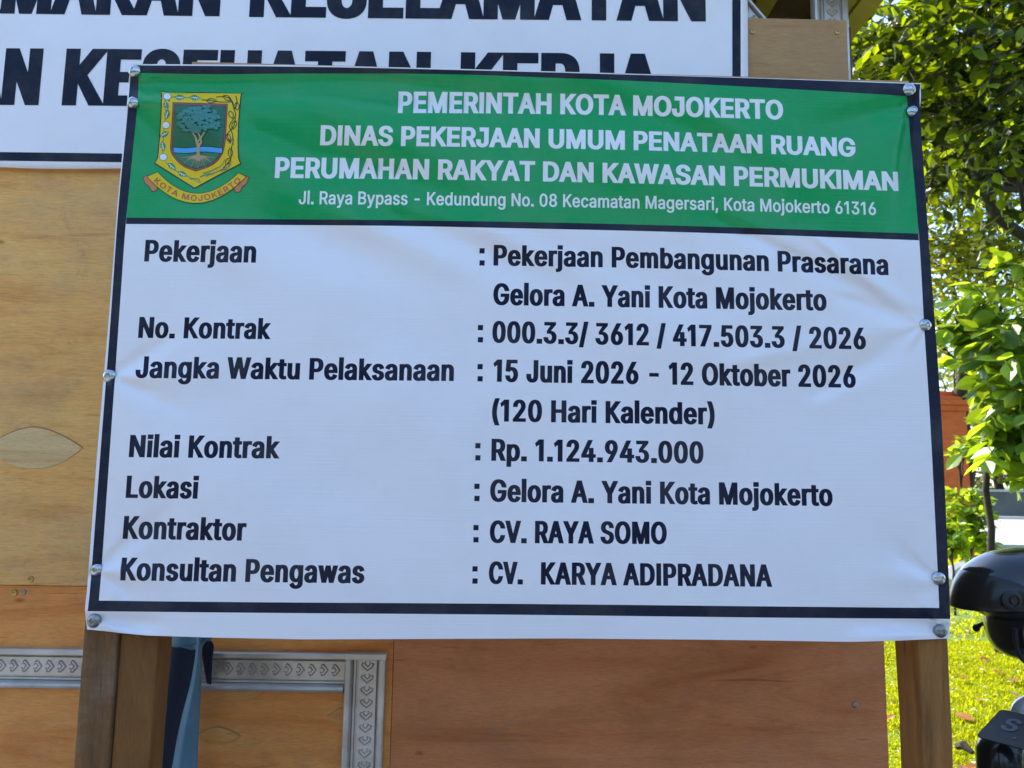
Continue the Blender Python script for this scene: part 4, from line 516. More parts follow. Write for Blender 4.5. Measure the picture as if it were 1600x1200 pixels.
mb = MB(); a_, b_ = at(541, 1018.4, WY), at(605, 1019.4, WY); mb.box((a_.x, WY-.0225, a_.z-.014), (b_.x+.001, WY-.0005, a_.z+.001), 0, .002)
mb.build('metal_trim', M['trim'], shed)
q1 = at(1325.5, 33, WY+.014); w1 = q1.x-at(1270, 20, WY+.014).x
trim((q1.x, WY+.028, .1), (0, 0, 1), 2.69, w1, eb=(-1, 0, 0), first=.01, flip=-1)
d0, d1 = at(1120, -52, WY+.03), at(1225, 70, WY+.03); ed = (d1-d0).normalized()
trim(d0, ed, (d1-d0).length, .055, eb=(ed.z, 0, -ed.x), first=.01)
# roof: ribbed yellow sheet over a dark board added as shade, yellow soffit planks run back from the front
ex, ez = at(1381, 0, WY).x, at(1381, 0, WY).z
def rz(x): return ez+(ex-x)*.30
x_l = -.75; prof = []; y = 1.72
while y < 4.75: prof += [(y, 0), (y+.12, 0), (y+.14, .022), (y+.17, .022), (y+.19, 0)]; y += .19
V = []
for (yy, h) in prof: V += [(ex+.03, yy, ez+.065+h), (x_l, yy, rz(x_l)+.065+h)]
F = [(2*i, 2*i+1, 2*i+3, 2*i+2) for i in range(len(prof)-1)]
k = len(V); V += [(v[0], v[1], v[2]+.003) for v in V]; F += [tuple(i+k for i in f[::-1]) for f in F]
F += [(2*i, 2*i+2, 2*i+2+k, 2*i+k) for i in range(len(prof)-1)]
mb = MB().add(V, F); mb.add([(2*x_l-v[0], v[1], v[2]) for v in V], [f[::-1] for f in F])
mb.build('roof', M['roof'], shed)
def plank(nm, xa, xb, up, th, mt, y0=1.74, y1=4.7):
    V = [(x, yy, rz(x)+z) for yy in (y0, y1) for x, z in ((xa, up), (xb, up), (xb, up+th), (xa, up+th))]
    return MB().add(V, [(0, 1, 2, 3), (7, 6, 5, 4), (0, 4, 5, 1), (1, 5, 6, 2), (2, 6, 7, 3), (3, 7, 4, 0)]).build(nm, mt, shed)
X_ = lambda p: at(p, 0, WY).x
plank('shade_board', x_l, ex-.005, .040, .022, M['dark_wood'])  # dark board puts shade into the gaps between the soffit planks
for p0, p1, up in ((1353, 1381, 0), (1322, 1351, .006), (1213, 1241, 0), (1186, 1210, .004), (1150, 1184, .01), (1100, 1140, 0), (1030, 1090, 0), (940, 1000, 0)):
    plank('soffit_plank', X_(p0), X_(p1), up, .022, M['roof'])
V = [(x, yy, z) for yy in (4.386, 4.399) for x, z in ((-2.33, 2.722), (xr-.052, 2.722), (xr-.052, rz(xr-.052)+.03), (x_l, rz(x_l)+.03), (-2.33, rz(x_l)-.35))]
MB().add(V, [(0, 1, 2, 3, 4), (9, 8, 7, 6, 5)]+[(i, (i+1) % 5, 5+(i+1) % 5, 5+i) for i in range(5)]).build('gable_board', M['dark_wood'], shed)

# ------------------------------------------------------------------ white safety banner on the shed wall
BY = 1.832
def bdisp(px, py):
    return .004*math.sin(px*.006+py*.004)+.0025*math.sin(px*.017-py*.011+1)+.003*math.exp(-((px-1065-.12*(py))/13)**2)+.002*math.exp(-((px-500-.9*py)/26)**2)+.0035*noise.noise((px*.004, py*.006, 3.1))
def bsurf(px, py, lift=0.): return at(px, py, BY-bdisp(px, py)-lift)
ban = thing('safety_banner', at(0, 100, BY), 'wide white banner with huge dark capitals nailed to the shed wall above the sign', 'banner')
X0, X1 = -560., 1168.; Y0, Y1 = -160., 264.
nx, ny = 130, 40; V, F = [], []
for j in range(ny+1):
    for i in range(nx+1):
        s, t = i/nx, j/ny; x = X0+(X1-X0)*s; y = Y0+(Y1-Y0)*t + .0155*(x-180)*(.55+.45*t) + 1.2*math.sin(x*.021)*t**6; V.append(bsurf(x+ (t-.3)*3*s, y))
for j in range(ny):
    for i in range(nx): a = j*(nx+1)+i; F.append((a, a+nx+1, a+nx+2, a+1))
bs = mesh_obj('sheet', V, F, M['white_vinyl'], ban, smooth=True)
sm = bs.modifiers.new('thickness', 'SOLIDIFY'); sm.thickness = .0007; sm.offset = -1
P_ = Print(bsurf, 14)
by = lambda x: 237.5+.0125*x
P_.shape([[(-545, by(-545)), (1157.5, by(1157)), (1157.5, by(1157)+13.5), (-545, by(-545)+13.5)]], .0007)
P_.shape([[(1144, -140), (1157, -140), (1157.5, by(1157)-.2), (1144.5, by(1144)-.2)]], .0007)
P_.build('border', M['banner_ink'], bs, fix=False)
P_ = Print(bsurf, 14)
for s, p0, p1, cap in (('KESELAMATAN', (389, 26.5), (1103, 33.5), 91), ('UTAMAKAN', (-196, 18.5), (343, 25.5), 91),
                       ('KESEHATAN', (96, 164.5), (671, 170), 89), ('KERJA', (718, 170.5), (1034, 173), 89), ('DAN', (-118, 163), (60, 164.3), 89)):
    P_.shape(text_contours(s, p0, p1, cap, .080, .045, .05), .0007)
P_.build('lettering', M['banner_ink'], bs, fix=False)

# ------------------------------------------------------------------ the project sign
SY = 1.39
FOLDS = [  # x0, y0, x1, y1, sigma px, amplitude m
    (250, 134, 640, 142, 13, -.0050), (560, 136, 900, 158, 16, -.0030), (215, 190, 330, 320, 20, -.0035), (255, 160, 420, 250, 18, .0035), (410, 215, 620, 300, 22, -.0035), (560, 250, 760, 330, 20, -.0028),
    (640, 150, 960, 205, 22, -.0040), (930, 160, 1200, 250, 24, -.0035), (1120, 190, 1330, 300, 24, .003), (840, 210, 1100, 300, 24, .003), (470, 150, 700, 230, 24, .003),
    (1420, 180, 1404, 330, 7, -.0042), (1412, 165, 1250, 215, 14, -.0025), (300, 345, 480, 470, 26, .0030), (450, 350, 640, 440, 24, -.0035), (560, 345, 760, 430, 20, .0035),
    (640, 350, 900, 450, 17, -.0036), (760, 360, 1000, 440, 18, .0030), (850, 380, 1130, 480, 20, -.0030), (1180, 372, 1436, 500, 9, -.0036), (1300, 390, 1440, 503, 8, .0032),
    (1330, 470, 1444, 507, 8, -.0030), (1300, 600, 1440, 512, 12, -.0030), (1180, 560, 1420, 512, 14, .002), (176, 586, 280, 520, 7, -.0030), (176, 590, 290, 640, 8, -.0024), (178, 588, 330, 588, 9, .002),
    (154, 888, 260, 800, 8, -.0028), (156, 890, 270, 905, 8, .0022), (154, 893, 220, 940, 7, -.0022), (150, 968, 250, 976, 7, -.0055), (150, 970, 210, 992, 6, .003),
    (1466, 983, 1330, 972, 9, -.0060), (1466, 986, 1350, 992, 7, .003), (1464, 903, 1380, 840, 10, -.0024), (1464, 905, 1360, 900, 10, .0016), (240, 700, 560, 980, 60, .003), (900, 560, 1250, 900, 70, -.0035), (620, 620, 800, 930, 55, .003)]
FOLDS = [f[:5]+(f[5]*(1.7 if f[1] < 340 else 1.25),) for f in FOLDS]
for x, y, k in ((211, 111, 5), (209, 161, 5), (1419, 140, 6), (1425, 174, 6), (172, 588, 6), (1445, 508, 7), (152, 890, 6), (1465, 903, 6), (148, 970, 5), (1468, 985, 5)):
    rq = random.Random(x*7+y)
    for i in range(k):   # short puckers where a nail pulls the vinyl
        an = rq.uniform(-1.3, 1.3)+(0 if x < 800 else math.pi); ln = rq.uniform(30, 75)
        FOLDS.append((x+8*math.cos(an), y+8*math.sin(an), x+ln*math.cos(an), y+ln*math.sin(an), rq.uniform(3.5, 5.5), rq.choice((-1, 1))*rq.uniform(.0006, .0013)))
def sdisp(px, py):
    px = np.atleast_1d(np.asarray(px, float)); py = np.atleast_1d(np.asarray(py, float))
    s = np.clip((px-150)/1310, 0, 1); t = np.clip((py-105)/890, 0, 1)
    d = .010*np.sin(np.pi*s)*(1-.65*t)*(.35+.65*np.minimum(1, t*6))
    d += np.array([.0040*noise.noise((x*.0045, y*.007, 1.3))+.0016*noise.noise((x*.012, y*.016, 7.7)) for x, y in zip(px, py)])
    for x0, y0, x1, y1, sg, am in FOLDS:
        dx, dy = x1-x0, y1-y0; L2 = dx*dx+dy*dy; u = ((px-x0)*dx+(py-y0)*dy)/L2
        q = ((px-x0)*dy-(py-y0)*dx)/math.sqrt(L2); sg2 = sg*(.75+.7*np.clip(u, 0, 1))
        tp = np.clip(np.where(u < 0, 1+u/.35, np.where(u <= .45, 1, 1-(u-.45)/.9)), 0, 1); tp = tp*tp*(3-2*tp)
        d += 2.0*am*tp*np.exp(-.5*(q/sg2)**2)
    return np.where(d < -.004, -.004-.008*np.tanh((-.004-d)/.008), d)      # the vinyl cannot sink into the timber
def ssurf(px, py, lift=0.): return at(px, py, SY-float(sdisp(px, py)[0])-lift)
sign = thing('project_sign', at(800, 1000, SY+.05), 'green and white vinyl project sign on two timber legs in front of the plywood shed', 'sign')
sign.location.z = 0
def lerp_poly(x, pts):
    return float(np.interp(x, [p[0] for p in pts], [p[1] for p in pts]))
TOP = [(0, 100), (.2, 101.5), (.4, 107), (.6, 114), (.8, 122), (1, 130)]
BOT = [(0, 983.5), (.02, 986), (.038, 989), (.07, 993), (.14, 996), (.25, 999), (.36, 998.5), (.55, 997.5), (.72, 999.5), (.80, 1001), (.885, 1003), (.94, 1001), (1, 997.5)]
LEF = [(0, 203.5), (.1, 196), (.25, 183.5), (.45, 170), (.7, 151), (.93, 136), (.965, 132.5), (1, 136)]
RIG = [(0, 1438.5), (.025, 1439), (.05, 1437), (.25, 1448), (.5, 1461), (.75, 1472), (.97, 1484), (1, 1483.5)]
def spx(s, t):
    x = lerp_poly(t, LEF)*(1-s)+lerp_poly(t, RIG)*s; return x, lerp_poly(s, TOP)*(1-t)+lerp_poly(s, BOT)*t
# printed border and header field
OL = [(203.5+2, 103), (1437.5, 132), (1484.5, 967.5), (136, 955)]
def curve_pts(p, q, sag, n=24, rev=False):
    r = [(p[0]+(q[0]-p[0])*i/n, p[1]+(q[1]-p[1])*i/n+sag*4*(i/n)*(1-i/n)) for i in range(n+1)]
    return r[::-1] if rev else r
def poly_line(pts): return [tuple(p) for p in pts]
L_out = [(205, 102), (197.5, 195), (184.5, 330), (172, 510), (154, 745), (142, 905), (137, 955)]
L_in = [(217, 114), (214, 170), (197, 344), (189, 455), (175, 655), (160, 870), (154.5, 938.5)]
R_out = [(1438, 131.5), (1437.5, 170), (1449, 345), (1462, 520), (1472, 670), (1481, 870), (1485, 967)]
R_in = [(1417, 150), (1421, 200), (1436, 371), (1444, 510), (1454, 670), (1464, 870), (1467.5, 950)]
T_out = [(205, 102), (450, 104), (620, 107), (800, 111.5), (1000, 117), (1200, 123), (1438, 131.5)]
T_in = [(217, 114), (330, 116), (450, 115), (620, 115), (740, 117), (860, 121.5), (980, 126), (1100, 132), (1250, 140), (1417, 150)]
B_out = [(137, 955), (400, 957.5), (800, 960.5), (1200, 965), (1485, 967)]
B_in = [(154.5, 938.5), (400, 941), (800, 943.5), (1200, 947.5), (1467.5, 950)]
H_top = [(197.5, 340), (430, 342.5), (620, 344), (820, 347), (1000, 351), (1200, 357), (1435, 365)]
H_bot = [(196.8, 350), (430, 351.5), (620, 353), (820, 357), (1000, 361), (1200, 367), (1436, 375.5)]
def spl(pts, n=8):
    """smooth curve through points"""
    p = [np.array(q, float) for q in pts]; p = [2*p[0]-p[1]]+p+[2*p[-1]-p[-2]]; out = []
    for i in range(1, len(p)-2):
        for k in range(n):
            t = k/n; out.append(.5*((2*p[i])+(-p[i-1]+p[i+1])*t+(2*p[i-1]-5*p[i]+4*p[i+1]-p[i+2])*t*t+(-p[i-1]+3*p[i]-3*p[i+1]+p[i+2])*t**3))
    return out+[p[-2]]
# what is printed where: header letters, body letters, border and header field as closed outlines
HL, BL = [], []
for s, p0, pm, p1, c0, c1 in (
        ('PEMERINTAH KOTA MOJOKERTO', (621.5, 176.5), (879, 178.5), (1224, 187), 33.5, 30.5),
        ('DINAS PEKERJAAN UMUM PENATAAN RUANG', (500, 227), (867, 231.8), (1337, 245), 31.5, 29),
        ('PERUMAHAN RAKYAT DAN KAWASAN PERMUKIMAN', (429, 278), (947, 285.5), (1404, 298.5), 32.5, 30)):
    HL.append(text_contours(s, p0, p1, c0, .066, .044, .034, pm, True, c1))
HL.append(text_contours('Jl. Raya Bypass - Kedundung No. 08 Kecamatan Magersari, Kota Mojokerto 61316', (466.5, 319), (1369, 336), 20.5, .030, .022, .03, (883, 323.5), False, 20))
K = dict(ox=.066, oy=.032, track=.062)
for s, p0, p1, c in (('Pekerjaan', (225, 408.6), (399.6, 410.5), 34), ('No. Kontrak', (215.5, 528), (422, 530), 33), ('Jangka Waktu Pelaksanaan', (211, 590.5), (709, 595.5), 34),
                     ('Nilai Kontrak', (201, 714.4), (436, 716.4), 35), ('Lokasi', (196, 778), (309, 779.3), 35), ('Kontraktor', (191.5, 842), (384, 845), 36), ('Konsultan Pengawas', (188, 907), (569, 911.5), 36),
                     ('Pekerjaan Pembangunan Prasarana', (771, 415), (1388.5, 430), 32.5), ('Gelora A. Yani Kota Mojokerto', (770.5, 476.5), (1292, 485.5), 34), ('000.3.3/ 3612 / 417.503.3 / 2026', (769, 535.5), (1353.5, 546), 34),
                     ('15 Juni 2026 - 12 Oktober 2026', (770.5, 596.5), (1337.6, 606), 35), ('(120 Hari Kalender)', (768.5, 658.5), (1117, 663.5), 34.5), ('Rp. 1.124.943.000', (767.5, 720), (1099.5, 724.3), 34.5),
                     ('Gelora A. Yani Kota Mojokerto', (765.5, 784), (1301.5, 790.8), 35), ('CV. RAYA SOMO', (765, 848.3), (1042, 850.3), 35), ('CV.', (763.5, 912.3), (817, 913), 35), ('KARYA ADIPRADANA', (845, 913.4), (1206.5, 917), 35)):
    pm = (1076, 420.6) if s.endswith('Prasarana') else None
    BL.append(text_contours(s, p0, p1, c, pm=pm, **K))
for x, y in ((748.5, 415), (746, 535), (745.5, 596), (742, 719.5), (740.5, 783), (739, 847.5), (737.5, 912)):
    for dy in (0, 19): BL.append([[(x-dy*.0+.4, y-dy), (x+8.2+.4, y-dy+.1), (x+8.6+.4, y-dy-8.2), (x+.4+.4, y-dy-8.3)]])
gl = [p for p in spl(L_in) if p[1] <= 340.2]; gr = [p for p in spl(R_in) if p[1] <= 365.2]
BORD = [[spl(T_out)+spl(T_in)[::-1]], [[(137, 955)]+spl(B_out)[1:]+spl(B_in)[::-1]], [spl(L_out)+spl(L_in)[::-1]], [spl(R_out)+spl(R_in)[::-1]], [spl(H_top)+spl(H_bot)[::-1]]]
FIELD = [[spl(T_in)+gr[1:]+[(1435.4, 365)]+spl(H_top)[::-1]+gl[::-1][:-1]]]
OUT = [spx(s, 0) for s in np.linspace(0, 1, 160)]+[spx(1, t) for t in np.linspace(0, 1, 120)[1:]]+[spx(s, 1) for s in np.linspace(1, 0, 160)[1:]]+[spx(0, t) for t in np.linspace(1, 0, 120)[1:-1]]
shield = [(218, 281)]+spl([(234, 288), (231, 400), (224, 530), (213, 670), (204, 745), (185, 778)], 5)+[(300, 850), (462, 952)]+[(640, 855), (782, 782)]+spl([(768, 745), (764, 640), (768, 500), (776, 400), (787, 300), (803, 291)], 5)+[(500, 288)]
CUT = [[[(200+(490+(x-490)*.985)/4.445, 80+(580+(y-580)*.985)/4.445) for x, y in shield]]]
def winding(contours, pt):
    wn = np.zeros(len(pt))
    for q in contours:
        q = np.asarray(q, float); p0, p1 = q, np.roll(q, -1, 0)
        for k in range(0, len(pt), 4000):
            t = pt[k:k+4000]
            up = (p0[None, :, 1] <= t[:, None, 1]) & (p1[None, :, 1] > t[:, None, 1]); dn = (p0[None, :, 1] > t[:, None, 1]) & (p1[None, :, 1] <= t[:, None, 1])
            cr = (p1[None, :, 0]-p0[None, :, 0])*(t[:, None, 1]-p0[None, :, 1])-(t[:, None, 0]-p0[None, :, 0])*(p1[None, :, 1]-p0[None, :, 1])
            wn[k:k+4000] += (up & (cr > 0)).sum(1)-(dn & (cr < 0)).sum(1)
    return wn
VV, EE = [], []
for grp in [[OUT]]+BORD+FIELD+HL+BL+CUT:
    for q in grp:
        k = len(VV); VV += [Vector((float(x), float(y))) for x, y in q]; EE += [(k+n_, k+(n_+1) % len(q)) for n_ in range(len(q))]
gx, gy = np.meshgrid(np.arange(128, 1490, 5.2), np.arange(96, 1008, 5.2)); gx = gx+np.where(np.arange(gx.shape[0]) % 2, 2.6, 0)[:, None]
gp = np.stack([gx.ravel(), gy.ravel()], 1); gp = gp[winding([OUT], gp) != 0]
VV += [Vector((float(x), float(y))) for x, y in gp]
v2, _, f2, *_ = delaunay_2d_cdt(VV, EE, [], 0, 1e-4)
v2 = np.array([v[:] for v in v2]); f2 = np.array(f2); cen = v2[f2].mean(1)
kind = np.full(len(f2), -1); kind[winding([OUT], cen) != 0] = 0
def paint(groups, k):
    for grp in groups:
        pts = np.concatenate([np.asarray(q, float) for q in grp]); lo, hi = pts.min(0)-1, pts.max(0)+1
        ix = np.where(((cen >= lo) & (cen <= hi)).all(1))[0]; ix = ix[winding(grp, cen[ix]) != 0]; kind[ix] = k
paint(FIELD, 1); paint(BORD, 2); paint(HL, 3); paint(BL, 4); paint(CUT, 5)
def surf_arrays(p):
    """positions and normals of the sheet at photo points p"""
    F_ = np.array(FW); R_ = np.array(RT); U_ = np.array(UP)
    def pos(q):
        d = F_*FPX+R_*(q[:, 0:1]-800)+U_*(600-q[:, 1:2]); return np.array(CAM)+d*((SY-sdisp(q[:, 0], q[:, 1]))/d[:, 1])[:, None]
    P0 = pos(p); ex_ = pos(p+np.array([.8, 0]))-P0; ey_ = pos(p+np.array([0, .8]))-P0
    n_ = np.cross(ey_, ex_); n_ /= np.linalg.norm(n_, axis=1)[:, None]; n_[n_[:, 1] > 0] *= -1
    return P0, n_
PS, NS = surf_arrays(v2)
def piece(name, k, mt, parent):
    f = f2[kind == k]; used = np.unique(f); mp_ = np.full(len(v2), -1); mp_[used] = np.arange(len(used))
    o = mesh_obj(name, PS[used].tolist(), mp_[f][:, ::-1].tolist(), mt, parent, smooth=True)
    e1_ = PS[f[:, 1]]-PS[f[:, 0]]; e2_ = PS[f[:, 2]]-PS[f[:, 0]]
    if (np.cross(e1_, e2_)[:, 1]).mean() < 0: o.data.flip_normals()
    o.data.normals_split_custom_set_from_vertices([tuple(n_) for n_ in NS[used]]); return o
sheet_o = piece('banner', 0, M['white_vinyl'], sign)
piece('header_field', 1, M['green_ink'], sheet_o); piece('border', 2, M['navy_ink'], sheet_o)
piece('header_lettering', 3, M['white_ink'], sheet_o); piece('lettering', 4, M['text_ink'], sheet_o)
# reverse side and cut edge of the vinyl
ob = np.array(OUT); PO, NO = surf_arrays(ob); k = len(ob)
mb = MB(); mb.add(PO.tolist()+(PO-NO*.0012).tolist(), [(n_, (n_+1) % k, k+(n_+1) % k, k+n_) for n_ in range(k)])
gv = v2; fb = f2[(kind >= 0)]; mb.add((PS-NS*.0012).tolist(), fb.tolist())
mb.build('reverse_side', M['white_vinyl'], sheet_o, fix=False)

# city emblem, drawn in its own units and printed on the header
M['e_yellow'] = vinyl('emblem_yellow', (.78, .55, .008), .5, .25); M['e_black'] = vinyl('emblem_black', (.012, .014, .014)); M['e_red'] = vinyl('emblem_red_brown', (.30, .07, .055))
M['e_dgreen'] = vinyl('emblem_dark_green', (.008, .13, .055)); M['e_mgreen'] = vinyl('emblem_mid_green', (.02, .19, .10)); M['e_teal'] = vinyl('emblem_teal', (.04, .215, .18)); M['e_beige'] = vinyl('emblem_beige', (.42, .33, .19))
M['e_blue'] = vinyl('emblem_blue', (.06, .38, .80)); M['e_orange'] = vinyl('emblem_orange', (.60, .19, .06)); M['e_text'] = vinyl('emblem_text_red', (.55, .09, .05)); M['e_leaf'] = vinyl('emblem_leaf_green', (.03, .22, .11))
M['e_white'] = M['white_ink']
EM = ['e_black', 'e_yellow', 'e_red', 'e_dgreen', 'e_mgreen', 'e_teal', 'e_beige', 'e_blue', 'e_orange', 'e_text', 'e_leaf', 'e_white']
EI = {k: i for i, k in enumerate(EM)}
E_ = Print(lambda x, y, l: ssurf(200+x/4.445, 80+y/4.445, l), 30)
LV = lambda k: .0007+.00030*k
def grow(p, d):
    p = np.array(p, float); a = .5*np.sum(p[:, 0]*np.roll(p[:, 1], -1)-p[:, 1]*np.roll(p[:, 0], -1))
    return offset_poly(p if a < 0 else p[::-1], d, abs(d)) if d > 0 else p
E_.shape([grow(shield, 4)], LV(0), EI['e_black']); 
cx_, cy_ = 490, 560
E_.shape([[(cx_+(x-cx_)*.986, cy_+(y-cy_)*.988) for x, y in shield]], LV(1), EI['e_yellow'])
inner = [(313, 357), (690, 368)]+spl([(686, 440), (679, 560), (668, 660), (640, 735), (580, 792), (472, 832)], 5)+spl([(472, 832), (385, 798), (325, 742), (297, 690), (300, 600), (308, 450)], 5)[1:]
E_.shape([grow(inner, 3)], LV(2), EI['e_black']); E_.shape([inner], LV(3), EI['e_red'])
ic = lambda k: [(490+(x-490)*k, 585+(y-585)*k) for x, y in inner]
E_.shape([ic(.945)], LV(4), EI['e_black']); E_.shape([ic(.93)], LV(5), EI['e_dgreen'])
low = [p for p in ic(.93) if p[1] > 672]; low = sorted([p for p in low if p[0] > 490], key=lambda p: p[1])+sorted([p for p in low if p[0] <= 490], key=lambda p: -p[1])
E_.shape([[(316, 690), (656, 690)]+low], LV(6), EI['e_mgreen'])
wv = lambda y0: [(x, y0+5*math.sin((x-318)/45)) for x in range(318, 658, 14)]
E_.shape([wv(664)+wv(707)[::-1]], LV(7), EI['e_black']); E_.shape([wv(669)+wv(702)[::-1]], LV(8), EI['e_blue'])
for k in range(19):
    a = math.pi*(.04+.92*k/18); r = 118 if k % 3 == 0 else 85; r2 = r*(.62 if abs(a-math.pi/2) > .6 else .75)
    E_.stroke([(487, 722), (487+.45*r*math.cos(a), 728+.35*r2*math.sin(a)), (487+r*math.cos(a), 732+r2*math.sin(a))], (9, 2), LV(9)+.00002*k, EI['e_beige'])
E_.stroke(spl([(488, 760), (487, 700), (486, 655), (476, 625), (470, 600), (448, 565)]), (26, 9), LV(10), EI['e_beige'])
E_.stroke(spl([(490, 700), (492, 660), (508, 630), (505, 605), (532, 562)]), (20, 9), LV(10)+.00005, EI['e_beige'])
E_.stroke(spl([(478, 640), (500, 600), (488, 570), (478, 555)]), (12, 6), LV(10)+.0001, EI['e_beige'])
rr = random.Random(3)
for k in range(150):
    a = rr.random()*6.283; q = math.sqrt(rr.random()); x = 492+q*150*math.cos(a); y = 482+q*92*math.sin(a)-(28 if 500 < 492+q*150*math.cos(a) < 600 else 0)
    if y > 560 and abs(x-492) < 80: continue
    sx, sy = rr.uniform(12, 26), rr.uniform(9, 17); th = rr.uniform(-.6, .6)
    E_.shape([[(x+sx*math.cos(t+th)*(1 if i % 2 else .8), y+sy*math.sin(t+th)*(1 if i % 2 else .85)) for i, t in enumerate(np.linspace(0, 6.283, 8)[:-1])]], LV(11)+.000006*k, EI['e_teal'], 0)
def circ(x, y, r, n=18, sy=1.): return [(x+r*math.cos(6.2832*i/n), y+r*sy*math.sin(6.2832*i/n)) for i in range(n)]
for x, y in ((272, 313), (263, 513), (245, 735)):
    E_.shape([circ(x, y, 29, sy=.9)], LV(2), EI['e_leaf'], 0); E_.shape([circ(x, y, 25, sy=.9)], LV(3), EI['e_white'], 0)
def leafp(x, y, l, wv_, th):
    pts = [(-l, 0), (-l*.45, -wv_*.85), (0, -wv_), (l*.5, -wv_*.7), (l, 0), (l*.5, wv_*.7), (0, wv_), (-l*.45, wv_*.85)]
    return [(x+a*math.cos(th)-b*math.sin(th), y+a*math.sin(th)+b*math.cos(th)) for a, b in pts]
for x, y, th in ((265, 380, 1.4), (270, 442, 1.9), (252, 578, 2.6), (243, 660, 1.4), (305, 800, .7), (378, 853, .4), (360, 320, 0), (464, 322, .1)):
    E_.shape([leafp(x, y, 37, 19, th)], LV(2), EI['e_leaf'], 0)
    E_.stroke([(x-26*math.cos(th), y-26*math.sin(th)), (x+26*math.cos(th), y+26*math.sin(th))], 5, LV(3), EI['e_white'])
    for q in (-10, 6): E_.stroke([(x+q*math.cos(th), y+q*math.sin(th)), (x+(q+10)*math.cos(th)-12*math.sin(th), y+(q+10)*math.sin(th)+12*math.cos(th))], 3.5, LV(3)+.00003, EI['e_white'])
E_.stroke(spl([(252, 318), (262, 400), (258, 470), (250, 545), (246, 620), (240, 700), (262, 770), (330, 830), (420, 872), (490, 910)]), 5, LV(1)+.0001, EI['e_leaf'])
E_.stroke(spl([(290, 316), (400, 322), (510, 326)]), 5, LV(1)+.0001, EI['e_leaf'])
for pts in ([(510, 338), (560, 340), (640, 352), (720, 352)], [(612, 318), (680, 318), (725, 350), (735, 400), (748, 440), (725, 480), (705, 520), (720, 560), (728, 600), (705, 640)], [(748, 310), (757, 350), (742, 400), (720, 350), (700, 318)],
            [(733, 610), (715, 690), (715, 740), (690, 780), (660, 812)], [(745, 455), (735, 520), (700, 560), (690, 590), (712, 640)]):
    E_.stroke(spl(pts), 6, LV(2), EI['e_black'])
for x, y, l, th in ((580, 343, 34, 0), (690, 325, 32, .5), (757, 382, 28, 1.5), (716, 440, 26, 1.2), (737, 512, 32, 1.9), (697, 600, 28, 1.3), (711, 705, 32, 1.6), (694, 765, 26, 2.2)):
    o = leafp(x, y, l, 15, th); o.append(o[0]); o.append(o[1]); E_.stroke(spl(o, 3), 5, LV(3), EI['e_black'])
for pts in ([(430, 884), (490, 890), (500, 915)], [(520, 850), (600, 820), (650, 790), (672, 750)], [(540, 868), (620, 835), (690, 800), (716, 760)], [(500, 872), (560, 850), (590, 858)], [(640, 830), (690, 815), (714, 780)]):
    E_.stroke(spl(pts), (8, 3), LV(3)+.0001, EI['e_leaf'])
def quad(p0, p1, p2, n=28):
    return [((1-t)**2*p0[0]+2*t*(1-t)*p1[0]+t*t*p2[0], (1-t)**2*p0[1]+2*t*(1-t)*p1[1]+t*t*p2[1]) for t in np.linspace(0, 1, n)]
for pl in ([(107, 878), (131, 862), (205, 950), (186, 973), (165, 970), (148, 938), (122, 918)], [(838, 876), (815, 866), (737, 958), (755, 978), (777, 974), (792, 940), (822, 918)]):
    E_.shape([grow(pl, 4)], LV(0), EI['e_black']); E_.shape([pl], LV(1), EI['e_orange'])
up_, lo_ = quad((205, 840), (470, 1134), (768, 848)), quad((135, 872), (462, 1234), (818, 872))
rib = up_+lo_[::-1]
E_.shape([grow(rib, 4)], LV(2), EI['e_black']); E_.shape([rib], LV(3), EI['e_yellow'])
E_.shape(text_contours('KOTA MOJOKERTO', (176, 905), (788, 902), 40, .04, .03, .16, (472, 1039), normal_up=True), LV(5), EI['e_text'], 60)
E_.build('emblem', [M[k] for k in EM], sheet_o, fix=False)

# timber behind the banner
def post(name, x0, x1, yb, Y, depth, mt, ztop=2.2):
    a, b = at(x0, yb, Y).x, at(x1, yb, Y).x
    mb = MB(); k = 90; V, F = [], []
    for j in range(k+1):
        z = .0+ztop*j/k
        for (cx, cy) in ((a, Y), (b, Y), (b, Y+depth), (a, Y+depth)):
            V.append((cx+(.0022*noise.noise((z*5, cx*9, 1))+(.0022 if cx == a else -.0022)*noise.noise((z*17, cx*3, cy*5))), cy+.0012*noise.noise((z*6, cx, 4)), z))
    for j in range(k):
        for i in range(4): F.append((4*j+i, 4*j+(i+1) % 4, 4*j+4+(i+1) % 4, 4*j+4+i))
    F += [(3, 2, 1, 0), (4*k, 4*k+1, 4*k+2, 4*k+3)]
    o = mb.add(V, F).build(name, mt, sign)
    bv = o.modifiers.new('worn_edges', 'BEVEL'); bv.width = .003; bv.segments = 2; bv.limit_method = 'ANGLE'; bv.angle_limit = R(50)
    return o
post('post', 131.5, 184, 990, SY+.016, .09, M['post_grey'])
post('post', 188.5, 247, 990, SY+.024, .060, M['post_brown'])
post('post', 1434.5, 1480.5, 1003, SY+.016, .082, M['post_pale'], 2.18)
tb = MB(); c = [at(300, 96.5, SY+.020), at(1420, 126.5, SY+.020), at(1420, 170, SY+.020), at(300, 140, SY+.020)]
V = [tuple(p) for p in c]+[(p.x, p.y+.028, p.z) for p in c]
tb.add(V, [(0, 3, 2, 1), (4, 5, 6, 7), (0, 1, 5, 4), (1, 2, 6, 5), (2, 3, 7, 6), (3, 0, 4, 7)]).build('batten', M['batten'], sign)
c = [at(272, 880, SY+.020), at(1430, 890, SY+.020), at(1430, 945, SY+.020), at(272, 935, SY+.020)]
V = [tuple(p) for p in c]+[(p.x, p.y+.02, p.z) for p in c]
